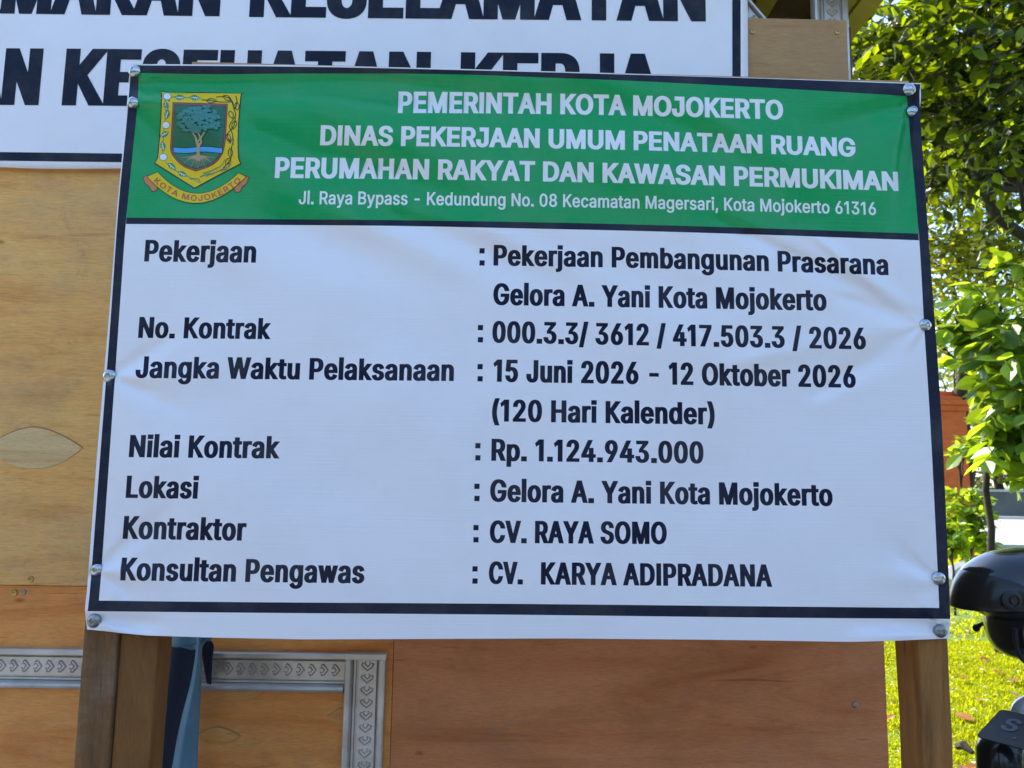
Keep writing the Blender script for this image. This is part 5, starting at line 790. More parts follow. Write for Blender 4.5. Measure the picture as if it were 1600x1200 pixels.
MB().add(V, [(0, 3, 2, 1), (4, 5, 6, 7), (0, 1, 5, 4), (1, 2, 6, 5), (2, 3, 7, 6), (3, 0, 4, 7)]).build('batten', M['batten'], sign)
# domed roofing nails
hm = MB().lathe([(.0118, 0), (.0122, .0012), (.0114, .0042), (.0088, .0074), (.0052, .0092), (.0040, .0095), (.0036, .0082), (.0012, .0080)], (0, 0, 0), (0, -1, 0), 28)
hp = hm.build('nail_head', M['galv'], sign); autosmooth(hp, 60)
for i, (x, y) in enumerate(((211, 111.5), (209.5, 161), (1419.5, 140.5), (1425.5, 174.5), (172, 587.5), (1445, 508), (152.5, 890), (1465.5, 903.5), (148.5, 969.5), (1468.5, 985.5))):
    o = hp if i == 0 else hp.copy()
    if i: COL.objects.link(o)
    if i == 8: dd = hp.data.copy(); dd.materials[0] = M['dull']
    if i >= 8: o.data = dd
    s_ = random.uniform(.92, 1.08); o.scale = (s_, random.uniform(.85, 1.1), s_)
    o.location = ssurf(x, y, -.0005); o.rotation_euler = (random.uniform(-.12, .12), random.random()*6, random.uniform(-.12, .12))
    put(o, sign)

# ------------------------------------------------------------------ blue cloth tucked between the sign and the wall
def ribbon_sheet(name, left, right, Yf, mt, parent, nseg=14, wav=.010, fr=3., ph=0., th=.0015):
    """cloth between two outlines given in photo pixels (same number of points), hanging at depth Yf(t)"""
    l, r = spl(left, 6), spl(right, 6); V, F = [], []; k = len(l)
    for j in range(k):
        t = j/(k-1)
        for i in range(nseg+1):
            s = i/nseg; x = l[j][0]*(1-s)+r[j][0]*s; y = l[j][1]*(1-s)+r[j][1]*s
            V.append(at(x, y, Yf(t)-wav*math.sin(math.pi*s)-.4*wav*math.sin(fr*s*6.28+ph+t*2)))
    for j in range(k-1):
        for i in range(nseg): a = j*(nseg+1)+i; F.append((a, a+nseg+1, a+nseg+2, a+1))
    o = mesh_obj(name, V, F, mt, parent, smooth=True)
    sm = o.modifiers.new('thickness', 'SOLIDIFY'); sm.thickness = th; return o
cl = thing('blue_cloth', at(290, 1100, 1.72), 'light blue plastic cloth with dark navy layers hanging behind the paired timber posts', 'cloth')
ribbon_sheet('sheet', [(298, 960), (306, 1005), (299, 1060), (284, 1120), (272, 1180), (262, 1260), (250, 1500)], [(330, 960), (317, 1005), (315, 1060), (312, 1120), (309, 1180), (308, 1260), (306, 1500)], lambda t: 1.70, M['blue_cloth'], cl, wav=.022, fr=.7)
ribbon_sheet('sheet', [(262, 955), (264, 990), (268, 1010), (284, 1012), (300, 1016)], [(335, 955), (334, 985), (330, 1000), (322, 1003), (314, 1014)], lambda t: 1.69+.02*t, M['blue_cloth'], cl, wav=.012, fr=1.2)
ribbon_sheet('dark_layer', [(256, 960), (256, 1010), (252, 1060), (246, 1120), (240, 1200), (226, 1500)], [(318, 960), (312, 1010), (306, 1060), (296, 1120), (290, 1200), (290, 1500)], lambda t: 1.765, M['navy_layer'], cl, wav=.014, fr=1.)  # dark navy layer behind and left of the blue strip
ribbon_sheet('dark_layer', [(312, 998), (313, 1012), (318, 1040), (323, 1068)], [(326, 998), (334, 1008), (332, 1030), (330, 1070)], lambda t: 1.80, M['navy_layer'], cl, wav=.008, fr=1.)  # small dark navy piece on the right, close to the wall

# ------------------------------------------------------------------ foliage
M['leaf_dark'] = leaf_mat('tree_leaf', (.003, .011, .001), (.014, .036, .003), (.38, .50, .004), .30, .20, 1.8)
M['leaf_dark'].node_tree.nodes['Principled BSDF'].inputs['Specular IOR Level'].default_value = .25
M['leaf_yellow'] = leaf_mat('sunny_leaf', (.06, .10, .008), (.17, .20, .014), (.72, .74, .02), .5, .35, 1.2)
M['leaf_bright'] = leaf_mat('broad_leaf', (.045, .115, .014), (.085, .18, .02), (.46, .62, .02), .52, .45, 1.25)
M['leaf_shrub'] = leaf_mat('shrub_leaf', (.07, .16, .012), (.15, .25, .018), (.55, .72, .02), .5)
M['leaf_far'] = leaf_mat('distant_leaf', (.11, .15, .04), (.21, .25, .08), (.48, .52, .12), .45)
M['bark'] = mat('bark', (.045, .033, .025), .9, var=(.018, .013, .010), vscale=9, bump=.6, bscale=30, stretch=(1, 1, .25))
rng = np.random.default_rng(11)
LEAF_V = np.array([(0, 0, 0), (.28, .20, .03), (.28, -.20, .03), (.55, .26, .045), (.55, -.26, .045), (.80, .16, .02), (.80, -.16, .02), (1, 0, -.05), (.28, 0, -.015), (.55, 0, -.02), (.80, 0, -.03)])
LEAF_F = [(0, 8, 1), (0, 2, 8), (8, 9, 3, 1), (8, 2, 4, 9), (9, 10, 5, 3), (9, 4, 6, 10), (10, 7, 5), (10, 6, 7)]
LEAF_V2 = np.array([(0, 0, 0), (.45, .24, .04), (.45, -.24, .04), (1, 0, -.06), (.5, 0, -.01)])
LEAF_F2 = [(0, 4, 1), (0, 2, 4), (4, 3, 1), (4, 2, 3)]
def leaf_arrays(pos, dirs, ups, size, fine=True, width=1.):
    T, FF = (LEAF_V, LEAF_F) if fine else (LEAF_V2, LEAF_F2)
    x = dirs/np.linalg.norm(dirs, axis=1)[:, None]; y = np.cross(ups, x); y /= np.linalg.norm(y, axis=1)[:, None]+1e-9; z = np.cross(x, y)
    V = pos[:, None, :]+size[:, None, None]*(T[None, :, 0:1]*x[:, None]+width*T[None, :, 1:2]*y[:, None]+T[None, :, 2:3]*z[:, None])
    n = len(T); F = [tuple(i*n+j for j in f) for i in range(len(pos)) for f in FF]
    return V.reshape(-1, 3), F
def foliage(name, clusters, per, rad, size, mt, parent, droop=.35, fine=True, width=1., seed=0, twigs=True):
    """leaves set alternately along thin twigs that fan out from each cluster"""
    g = np.random.default_rng(seed); P, D, U, S = [], [], [], []
    tw = MB()
    for c in clusters:
        c = np.array(c[:]); k = max(1, per//9)
        for _ in range(k):
            d = g.normal(size=3); d[2] = d[2]*.6+.15; d /= np.linalg.norm(d); L = rad*g.uniform(.5, 1.25); o = c+g.normal(size=3)*rad*.25
            e = o+d*L; e[2] -= droop*L*.5
            if twigs: tw.tube([o, (o+e)/2+np.array((0, 0, .06*L)), e], [.006, .004, .002], 4, 0, False)
            for q in range(9):
                t = (q+g.uniform(.2, .8))/9; p = o+(e-o)*t; sd = np.cross(d, (0, 0, 1.)); sd /= np.linalg.norm(sd)+1e-6
                ld = d*.5+sd*(1 if q % 2 else -1)*g.uniform(.5, 1.1)+g.normal(size=3)*.35; ld[2] -= droop*g.uniform(.3, 1.6)
                P.append(p); D.append(ld); u = g.normal(size=3)*.45; u[2] += 1; U.append(u); S.append(size*g.uniform(.65, 1.25))
    V, F = leaf_arrays(np.array(P), np.array(D), np.array(U), np.array(S), fine, width)
    mb = MB(); mb.V = [tuple(v) for v in V.tolist()]; mb.F = F; mb.m = [0]*len(F)
    if twigs: mb.add(tw.V, tw.F, 1)
    return mb.build(name, [mt, M['bark']], parent, fix=False)
def crown_points(c, r, n, seed, hollow=.35, lump=.0):
    g = np.random.default_rng(seed); out = []
    while len(out) < n:
        d = g.normal(size=3); d /= np.linalg.norm(d); q = (hollow+(1-hollow)*g.random()**.6)
        f = 1+lump*noise.noise(tuple(d*2.2+seed))
        out.append(Vector(c)+Vector((d[0]*r[0], d[1]*r[1], d[2]*r[2]))*q*f)
    return out
def limb(mb, a, b, r0, r1, seed, sag=.12, n=7):
    g = random.Random(seed); a, b = Vector(a), Vector(b); L = (b-a).length; pts = []
    for i in range(n):
        t = i/(n-1); p = a.lerp(b, t); w_ = math.sin(math.pi*t)*L*sag
        pts.append(p+Vector((g.uniform(-1, 1), g.uniform(-1, 1), g.uniform(-.2, 1)))*w_*.4)
    return mb.tube(pts, [r0+(r1-r0)*i/(n-1) for i in range(n)], 8)
def tree(name, label, base, top, r_tr, clusters, per, rad, size, mt, seed, droop=.35, fine=True, cat='tree', width=1., limbs=12, twigs=True, group=None, bark=None):
    t = thing(name, base, label, cat, group)
    mb = MB(); limb(mb, base, top, r_tr, r_tr*.7, seed, .05)
    g = random.Random(seed)
    for k, c in enumerate(g.sample(clusters, min(limbs, len(clusters)))):
        limb(mb, Vector(base).lerp(Vector(top), g.uniform(.75, 1)), c, r_tr*g.uniform(.3, .5), .010, seed*31+k)
    autosmooth(mb.build('trunk', bark or M['bark'], t), 80)
    foliage('crown', clusters, per, rad, size, mt, t, droop, fine, width, seed, twigs)
    return t
# overhanging tree: trunk stands out to the right, its boughs reach across the top of the view
def pc(px, py, Y): return at(px, py, Y)
ct = crown_points(pc(1610, 40, 7.2), (2.0, 1.5, 1.7), 78, 5, .25, .5)
ct += [pc(x, y, Y) for x, y, Y in ((1350, 60, 6.6), (1375, 120, 6.4), (1400, 30, 6.2), (1440, 90, 6.3), (1480, 40, 6.0), (1520, 110, 6.2), (1560, 60, 5.9), (1590, 150, 6.), (1420, 180, 6.8), (1470, 210, 6.7), (1530, 190, 6.3), (1585, 240, 6.2), (1550, 290, 6.8), (1490, 300, 7.2), (1440, 260, 7.4))]
ct += crown_points(pc(1560, 160, 8.3), (1.5, .9, 1.3), 48, 6, .1, .4)
ct += crown_points(pc(1400, 110, 8.6), (.9, .8, 1.0), 26, 16, .1, .4)
ct += crown_points(pc(1470, -330, 9.0), (2.6, 2.0, 1.5), 62, 61, .1, .4)
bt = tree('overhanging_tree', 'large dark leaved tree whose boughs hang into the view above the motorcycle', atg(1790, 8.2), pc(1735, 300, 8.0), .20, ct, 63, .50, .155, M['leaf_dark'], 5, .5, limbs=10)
mb = MB(); limb(mb, pc(1735, 470, 8.0), pc(1556, 338, 7.6), .075, .055, 3, .05); limb(mb, pc(1556, 338, 7.6), pc(1490, 180, 7.2), .055, .02, 4, .06)
limb(mb, pc(1600, 434, 7.6), pc(1515, 418, 7.4), .018, .008, 6, .06); limb(mb, pc(1600, 330, 6.8), pc(1535, 90, 6.4), .022, .008, 8, .1); limb(mb, pc(1440, 330, 7.4), pc(1500, 60, 6.6), .018, .007, 9, .1)
autosmooth(mb.build('bough', M['bark'], bt), 80)
# sunlit tree further back
ct = crown_points(pc(1500, 385, 12.5), (2.4, 1.6, 1.7), 120, 8, .1, .5)+crown_points(pc(1420, 230, 13.5), (1.4, 1.2, 1.6), 40, 9, .2, .4)
tree('sunlit_tree', 'yellow green sunlit tree between the overhanging boughs and the red pillar', atg(1494, 17.2), pc(1515, 470, 14.6), .15, ct, 63, .60, .15, M['leaf_yellow'], 8, .4, False)
# broad leaved young tree on the right
ct = crown_points(pc(1650, 580, 6.6), (.68, .7, .78), 44, 12, .25, .45)+crown_points(pc(1650, 640, 7.4), (.62, .5, .75), 44, 13, .1, .3)+[pc(x, y, Y) for x, y, Y in ((1530, 465, 6.4), (1560, 440, 6.5), (1590, 430, 6.3), (1510, 520, 6.4), (1545, 548, 6.3), (1520, 540, 6.5), (1555, 575, 6.4), (1560, 510, 6.1), (1590, 490, 6.2), (1580, 560, 6.0), (1600, 720, 6.0), (1575, 690, 6.2), (1592, 660, 6.), (1574, 640, 6.1), (1585, 620, 6.), (1592, 700, 5.9), (1606, 745, 5.9), (1572, 668, 6.2), (1600, 690, 6.3), (1585, 735, 6.1), (1610, 650, 6.0), (1580, 655, 6.6))]
tree('young_tree', 'young tree with big bright yellow green leaves in front of the red pillar', atg(1546, 6.9), pc(1536, 640, 6.8), .036, ct, 30, .26, .21, M['leaf_bright'], 12, .65, limbs=10, width=1.15)
# shrubs around the pillar
for k, (px, py, Y, r, n, sz, lab) in enumerate(((1514, 806, 9.6, (.31, .3, .54), 24, .13, 'leafy green shrub at the foot of the red pillar'), (1486, 836, 9.0, (.24, .26, .30), 12, .12, 'low shrub just behind the motorcycle helmet and the sign edge'),
                                      (1498, 700, 10.2, (.20, .2, .16), 5, .13, 'thin sprig of bright leaves in front of the red pillar'))):
    c = pc(px, py, Y); ct = crown_points(c, r, n, 20+k, .1, .3)
    tree('shrub', lab, (c.x, Y, 0), (c.x, Y, max(.25, c.z-r[2]*.6)), .016, ct, 27, .17, sz, M['leaf_shrub'], 20+k, .3, True, 'shrub', limbs=5)
# far trees across the road
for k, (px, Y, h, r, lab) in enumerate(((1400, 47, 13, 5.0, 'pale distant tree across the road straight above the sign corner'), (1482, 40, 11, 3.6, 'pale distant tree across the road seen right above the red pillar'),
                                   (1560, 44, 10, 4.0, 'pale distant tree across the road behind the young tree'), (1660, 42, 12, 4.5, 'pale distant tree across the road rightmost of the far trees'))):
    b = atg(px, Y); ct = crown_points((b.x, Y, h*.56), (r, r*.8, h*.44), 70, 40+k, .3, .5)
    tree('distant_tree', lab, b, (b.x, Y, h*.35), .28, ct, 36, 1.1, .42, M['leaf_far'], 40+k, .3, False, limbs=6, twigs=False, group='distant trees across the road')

# unseen wood added to block sky and darken reflections in sign, nails and helmet
ct = []
for k in range(26):
    a = -math.pi*(.02+.96*k/25); q = 15+3*math.sin(k*2.1); h = 6.0+1.6*math.sin(k*1.7+.5)
    ct += crown_points((q*math.cos(a), q*math.sin(a), h*.52), (2.4, 2.4, h*.5), 26, 100+k, .3, .4)
wd_ = foliage('added_woodland', ct, 18, 1.3, .75, M['leaf_dark'], None, .3, False, 1.3, 77, False)
tag(wd_, 'unseen dark leafy wood added behind the viewer to block sky light', 'added_woodland', kind='stuff')

# ------------------------------------------------------------------ red brick gate pillar, low wall across the road
def brick_mat(name, c1, c2, mortar, scale=4.2):
    mt = bpy.data.materials.new(name); mt.use_nodes = True; n = mt.node_tree.nodes; l = mt.node_tree.links; b = n['Principled BSDF']; b.inputs['Roughness'].default_value = .85
    tc = n.new('ShaderNodeTexCoord'); sp = n.new('ShaderNodeSeparateXYZ'); cb = n.new('ShaderNodeCombineXYZ'); ad = n.new('ShaderNodeMath')
    l.new(tc.outputs['Object'], sp.inputs[0]); l.new(sp.outputs[0], ad.inputs[0]); l.new(sp.outputs[1], ad.inputs[1]); l.new(ad.outputs[0], cb.inputs[0]); l.new(sp.outputs[2], cb.inputs[1])
    br = n.new('ShaderNodeTexBrick'); br.inputs['Color1'].default_value = (*c1, 1); br.inputs['Color2'].default_value = (*c2, 1); br.inputs['Mortar'].default_value = (*mortar, 1)
    br.inputs['Scale'].default_value = scale; br.inputs['Mortar Size'].default_value = .012; l.new(cb.outputs[0], br.inputs['Vector']); l.new(br.outputs[0], b.inputs['Base Color'])
    bp = n.new('ShaderNodeBump'); bp.inputs['Strength'].default_value = .4; l.new(br.outputs[1], bp.inputs['Height']); bp.invert = True; l.new(bp.outputs[0], b.inputs['Normal'])
    return mt
M['brick'] = brick_mat('red_brick', (.66, .13, .026), (.56, .10, .021), (.48, .13, .05))
PY = 15.5
pl_, pr_ = at(1455, 700, PY).x, at(1513, 700, PY).x; zt_ = at(1500, 618, PY).z
pil = thing('gate_pillar', ((pl_+pr_)/2, PY, 0), 'tall orange red brick gate pillar with a stepped cap beside the road', 'pillar')
mb = MB().box((pl_, PY, .5), (pr_, PY+.8, zt_-.32), 0, .01)
mb.build('shaft', M['brick'], pil)
mb = MB()
for k, (o, z0, z1) in enumerate(((.04, .32, .20), (.09, .20, .10), (.02, .10, .02), (-.12, .02, -.10))): mb.box((pl_-o, PY-o, zt_-z0), (pr_+o, PY+.8+o, zt_-z1-.001), 0, .008)
mb.build('cap', M['brick'], pil)
mb = MB().box((pl_-.12, PY-.12, 0), (pr_+.12, PY+.92, .34), 0, .01).box((pl_-.06, PY-.06, .341), (pr_+.06, PY+.86, .499), 0, .01)
mb.build('plinth', M['brick'], pil)
bw = thing('brick_kerb_wall', (pr_+.6, PY, 0), 'low red brick wall stub joining the foot of the gate pillar', 'wall')
MB().box((pr_+.13, PY+.1, 0), (at(1537, 840, PY).x, PY+.5, at(1520, 822, PY).z), 0, .01).build('masonry', M['brick'], bw)
M['wall_far'] = mat('far_wall_plaster', (.13, .125, .115), .9, var=(.08, .078, .072), vscale=.8)
fw_ = thing('roadside_wall', (45, 37.5, 0), 'long grey plastered wall with coping along the far side of the road', 'wall')
MB().box((-20, 37.5, 0), (110, 37.7, 1.15)).build('masonry', M['wall_far'], fw_); MB().box((-20, 37.44, 1.152), (110, 37.76, 1.26)).build('coping', M['kerb'], fw_)
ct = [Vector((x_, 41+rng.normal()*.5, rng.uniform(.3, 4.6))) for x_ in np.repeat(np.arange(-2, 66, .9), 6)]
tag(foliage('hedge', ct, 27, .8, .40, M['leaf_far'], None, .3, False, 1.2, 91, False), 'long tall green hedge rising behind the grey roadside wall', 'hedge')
# pale curved concrete edging on the lawn
mb = MB(); pts = [at(1478+u*9, 0, 1) for u in range(1)]
e0 = atg(1470, 11.2); e1 = atg(1530, 14.5); arc = [e0.lerp(e1, t)+Vector((-.22*math.sin(math.pi*t), 0, .09)) for t in np.linspace(0, 1, 12)]
struct(autosmooth(mb.tube(arc, [.09]*12, 6).build('lawn_kerb', M['kerb']), 30))

# ------------------------------------------------------------------ grass and fallen leaves
M['grass'] = leaf_mat('grass_blade', (.11, .19, .004), (.30, .33, .010), (.78, .80, .006), .52)
M['grass'].node_tree.nodes['Principled BSDF'].inputs['Specular IOR Level'].default_value = .15
M['grass'].node_tree.nodes['Principled BSDF'].inputs['Roughness'].default_value = .7
def grass(n, y0, y1, f0, f1, h, wd, seed):
    g = np.random.default_rng(seed); y = (y0**2+(y1**2-y0**2)*g.random(n))**.5 if y1 > y0 else 0
    x = y*(f0+(f1-f0)*g.random(n)); p = np.stack([x, y, np.zeros(n)], 1)
    hh = h*g.uniform(.45, 1.25, n)*(.75+.5*np.sin(x*3.1+1)*np.sin(y*2.3)+.25*np.sin(x*11)*np.sin(y*9)); a = g.random(n)*6.283; lean = g.uniform(.2, .95, n)
    s = np.stack([np.cos(a), np.sin(a), np.zeros(n)], 1); b2 = a+g.uniform(1.2, 1.9, n); l_ = np.stack([np.cos(b2), np.sin(b2), np.zeros(n)], 1)
    w_ = wd*g.uniform(.6, 1.3, n)
    m_ = p+l_*(hh*lean*.35)[:, None]+np.array((0, 0, 1))*(hh*.6)[:, None]; t_ = p+l_*(hh*lean)[:, None]+np.array((0, 0, 1))*(hh*(1-.35*lean))[:, None]
    V = np.stack([p-s*w_[:, None], p+s*w_[:, None], m_+s*(w_*.8)[:, None], m_-s*(w_*.8)[:, None], t_], 1).reshape(-1, 3)
    F = []
    for i in range(n): b = 5*i; F += [(b, b+1, b+2, b+3), (b+3, b+2, b+4)]
    return V, F
V1, F1 = grass(85000, 3.2, 7.5, .42, .74, .062, .0040, 1); V2, F2 = grass(30000, 7.5, 17.6, .40, .76, .085, .008, 2)
V3, F3 = grass(30000, 2.8, 16.0, -.05, .42, .075, .006, 3); V4, F4 = grass(9000, 2.8, 8.0, .74, 1.2, .065, .005, 4)
VV, FF = [], []
for v, f in ((V1, F1), (V2, F2), (V3, F3), (V4, F4)):
    b = len(VV); VV += v.tolist(); FF += [tuple(i+b for i in q) for q in f]
tag(mesh_obj('lawn_grass', VV, FF, M['grass']), 'short bright sunlit lawn grass', 'grass', kind='stuff')
M['dry'] = leaf_mat('dry_leaf', (.20, .06, .015), (.36, .13, .035), (.30, .10, .02), .25)
M['straw'] = leaf_mat('straw_litter', (.40, .33, .16), (.62, .55, .36), (.4, .34, .16), .2)
g = np.random.default_rng(9); n = 520; y = np.sqrt(3.6**2+(9**2-3.6**2)*g.random(n)); x = y*(.44+.28*g.random(n))
P_ = np.stack([x, y, .045+.02*g.random(n)], 1); D = g.normal(size=(n, 3))*np.array((1, 1, .15)); U = g.normal(size=(n, 3))*.4+np.array((0, 0, 1))
V, F = leaf_arrays(P_, D, U, g.uniform(.02, .055, n), False, .8)
tag(mesh_obj('leaf_litter', V, F, M['straw']), 'pale dry bits of leaf scattered over the lawn', 'leaf litter', kind='stuff')
lf = None
spots = [(1503, 1057, 1.9), (1589, 1062, .4), (1425+95, 1198, .3), (1508, 1203, 1.2), (1575, 1018, 2.2), (1540, 1030, .2), (1595, 1090, 1.), (1391, 1120, .5), (1530, 1093, .9), (1560, 1050, 2.8), (1507, 1120, 2.)]
D0 = Vector((0, 0, -1.5+.05))
for i, (x, y, a) in enumerate(spots):
    d = FW*FPX+RT*(x-800)+UP*(600-y); p = CAM+d*((.06-1.5)/d.z)
    if lf is None:
        V, F = leaf_arrays(np.array([(-.5, 0, 0.)]), np.array([(1, 0, 0.)]), np.array([(0, 0, 1.)]), np.array([1.]), True, 1.1)
        lf = mesh_obj('fallen_leaf', V, F, M['dry']); o = lf
    else: o = lf.copy(); COL.objects.link(o)
    o.location = p; s = .085+.05*random.random(); o.scale = (s, s, s); o.rotation_euler = (random.uniform(-.25, .25), random.uniform(-.3, .1), a)
    tag(o, 'dry orange brown leaf lying on the bright lawn grass', 'leaf', 'fallen leaves on the lawn')
M['twig'] = M['bark']
d = FW*FPX+RT*(1496-800)+UP*(600-1166); p0 = CAM+d*((.06-1.5)/d.z); d = FW*FPX+RT*(1520-800)+UP*(600-1176); p1 = CAM+d*((.06-1.5)/d.z)
tk = MB().tube([p0, p0.lerp(p1, .4)+Vector((0, 0, .02)), p1], [.02, .025, .012], 7).build('stick', M['bark']); tag(tk, 'short dark stick lying in the grass beside the sign leg', 'stick')

# ------------------------------------------------------------------ motorcycle (front end in view) and the helmet hung on it
M['gloss_black'] = mat('gloss_black_plastic', (.012, .012, .014), .2, spec=.4, coat=.3)
M['matt_black'] = mat('matt_black_plastic', (.014, .014, .015), .55, var=(.014, .014, .016), vscale=30)
M['silver'] = mat('silver_paint', (.50, .51, .53), .28, .5, coat=.5)
M['rubber'] = mat('rubber', (.016, .016, .016), .8, bump=.3, bscale=50)
M['chrome'] = mat('chrome', (.75, .76, .78), .12, 1.)
M['red_lens'] = mat('red_lens', (.35, .01, .01), .15)
M['clear_lens'] = mat('headlamp_lens', (.55, .57, .6), .08, spec=.8)
M['plate'] = mat('number_plate_black', (.006, .0065, .007), .55, bump=.05); M['plate_ink'] = mat('plate_white', (.075, .08, .09), .6)
M['seat'] = mat('seat_vinyl', (.014, .014, .015), .5, bump=.15, bscale=120)
fdir = Vector((-.93, -.37, 0)).normalized(); rdir = Vector((fdir.y, -fdir.x, 0)); zdir = Vector((0, 0, 1))
head = Vector((1.60, 1.98, 0))
bike = thing('motorcycle', (2.0, 2.2, 0), 'dark parked motorcycle with black number plate and silver front panel', 'motorcycle')
def B(f, r, z): return head+fdir*f+rdir*r+zdir*z
lean = None
mb = MB(); mb.tube([B(.05, -.30, 1.06), B(.0, -.20, 1.05), B(.02, 0, 1.0), B(.0, .20, 1.05), B(.05-.02, .30, 1.06)], .012, 10); autosmooth(mb.build('handlebar', M['chrome'], bike))
for sgn in (1, -1):
    autosmooth(MB().tube([B(.0, sgn*.20, 1.05), B(-.03, sgn*.33, 1.06)], .018, 12).build('grip', M['rubber'], bike), 50)
lt = at(1525.5, 981, 2.28)                                     # ball end of the front brake lever
lv = autosmooth(MB().tube([lt, lt+Vector((.012, -.005, .012)), at(1536, 974.5, 2.26), at(1552, 981, 2.24), at(1580, 992, 2.20), B(.05, .19, 1.045)], [.0085, .0055, .006, .0075, .009, .010], 10)
    .lathe([(.001, -.011), (.007, -.009), (.0105, -.003), (.0105, .003), (.007, .009), (.001, .011)], lt, (0, 0, 1), 12).build('brake_lever', M['matt_black'], bike), 60)
autosmooth(MB().tube([B(.05, -.19, 1.045), B(.09, -.28, 1.05), B(.06, -.35, 1.05)], [.010, .007, .006], 8).build('clutch_lever', M['matt_black'], bike), 60)
# fork, wheels
def wheel(nm, f, zc, Rr=.275, wd=.035):
    c = B(f, 0, zc); w0 = MB()
    prof = [(Rr-.075, -wd*.8), (Rr-.03, -wd), (Rr-.008, -wd*.7), (Rr, -wd*.25), (Rr, wd*.25), (Rr-.008, wd*.7), (Rr-.03, wd), (Rr-.075, wd*.8)]
    n = 40; V, F = [], []
    for r_, h in prof:
        for j in range(n): a = 6.2832*j/n; V.append(c+rdir*h+fdir*(r_*math.cos(a))+zdir*(r_*math.sin(a)))
    k = len(prof)
    for i in range(k):
        for j in range(n): F.append((i*n+j, i*n+(j+1) % n, ((i+1) % k)*n+(j+1) % n, ((i+1) % k)*n+j))
    ty = autosmooth(w0.add(V, F).build(nm, M['rubber'], bike), 60)
    rm = MB(); n = 40; V, F = [], []
    pr2 = [(Rr-.076, -wd*.75), (Rr-.095, -wd*.5), (Rr-.095, wd*.5), (Rr-.076, wd*.75)]
    for r_, h in pr2:
        for j in range(n): a = 6.2832*j/n; V.append(c+rdir*h+fdir*(r_*math.cos(a))+zdir*(r_*math.sin(a)))
    for i in range(4):
        for j in range(n): F.append((i*n+j, i*n+(j+1) % n, ((i+1) % 4)*n+(j+1) % n, ((i+1) % 4)*n+j))
    rm.add(V, F)
    for q in range(5):
        a = 6.2832*q/5; rm.tube([c+fdir*(.03*math.cos(a))+zdir*(.03*math.sin(a)), c+fdir*((Rr-.095)*math.cos(a+.2))+zdir*((Rr-.095)*math.sin(a+.2))], [.018, .012], 8)
    rm.tube([c-rdir*.05, c+rdir*.05], .035, 16)
    o = rm.build('rim', M['silver'], ty); autosmooth(o, 40)
    return ty
wheel('front_wheel', .22, .275); wheel('rear_wheel', -1.02, .275, .275, .042)
for s in (-1, 1): autosmooth(MB().tube([B(.22, s*.075, .275), B(.10, s*.065, .62)], [.018, .022], 10).build('fork', M['silver'], bike), 60)
# front fender arching over the wheel
V, F = [], []; n = 20
for i in range(n+1):
    a = math.radians(20+150*i/n)
    for j in range(9):
        b = -1+2*j/8; rr_ = .315-.035*b*b; V.append(B(.22+rr_*math.cos(a), b*.060, .275+rr_*math.sin(a)))
for i in range(n):
    for j in range(8): q = i*9+j; F.append((q, q+1, q+10, q+9))
o = mesh_obj('front_fender', V, F, M['gloss_black'], bike, smooth=True); sm = o.modifiers.new('thickness', 'SOLIDIFY'); sm.thickness = .003
def loft(name, secs, mt, n=24, p=2.5):
    """body panel through superellipse sections (f, z, half width, half height)"""
    V, F = [], []
    for f, z, a, b in secs:
        for j in range(n):
            t = 6.2832*j/n; c_, s_ = math.cos(t), math.sin(t)
            V.append(B(f, a*math.copysign(abs(c_)**(2/p), c_), z+b*math.copysign(abs(s_)**(2/p), s_)))
    k = len(secs)
    for i in range(k-1):
        for j in range(n): F.append((i*n+j, i*n+(j+1) % n, (i+1)*n+(j+1) % n, (i+1)*n+j))
    F += [tuple(range(n)), tuple((k-1)*n+j for j in range(n))[::-1]]
    return autosmooth(MB().add(V, F).build(name, mt, bike), 50)
loft('front_panel', [(.19, .70, .02, .02), (.17, .70, .07, .10), (.12, .70, .11, .16), (.04, .70, .14, .19), (-.05, .68, .16, .20), (-.10, .66, .165, .20)], M['silver'])
loft('leg_shield', [(-.10, .60, .17, .26), (-.14, .58, .21, .27), (-.17, .57, .21, .26)], M['gloss_black'])
loft('handlebar_cowl', [(.15, .97, .03, .02), (.13, .97, .09, .06), (.06, .98, .14, .085), (-.02, .99, .15, .07), (-.06, 1.0, .12, .04)], M['gloss_black'])
loft('headlight', [(.165, .965, .02, .015), (.158, .965, .07, .045), (.145, .965, .085, .052), (.12, .965, .088, .055)], M['clear_lens'])
loft('frame_cover', [(-.16, .48, .09, .12), (-.40, .42, .10, .12), (-.62, .50, .12, .16), (-.90, .62, .13, .12), (-1.20, .74, .10, .09), (-1.30, .78, .05, .05)], M['gloss_black'])
loft('seat', [(-.42, .70, .05, .02), (-.48, .73, .10, .05), (-.75, .77, .13, .055), (-1.05, .81, .13, .055), (-1.22, .83, .10, .04), (-1.26, .83, .05, .02)], M['seat'])
loft('engine', [(-.32, .30, .09, .10), (-.45, .30, .14, .13), (-.60, .30, .14, .12), (-.68, .31, .09, .08)], M['silver'])
autosmooth(MB().tube([B(-.50, .12, .24), B(-.80, .15, .26), B(-1.28, .16, .36)], [.03, .045, .05], 14).build('exhaust', M['chrome'], bike), 50)
loft('tail_light', [(-1.30, .74, .07, .035), (-1.34, .74, .06, .03), (-1.36, .74, .02, .01)], M['red_lens'])
autosmooth(MB().tube([B(-.45, -.10, .22), B(-.50, -.24, .01)], .012, 8).build('side_stand', M['matt_black'], bike))
for s in (-1, 1): autosmooth(MB().tube([B(-.55, s*.09, .26), B(-.55, s*.24, .26)], .014, 8).build('foot_peg', M['rubber'], bike))
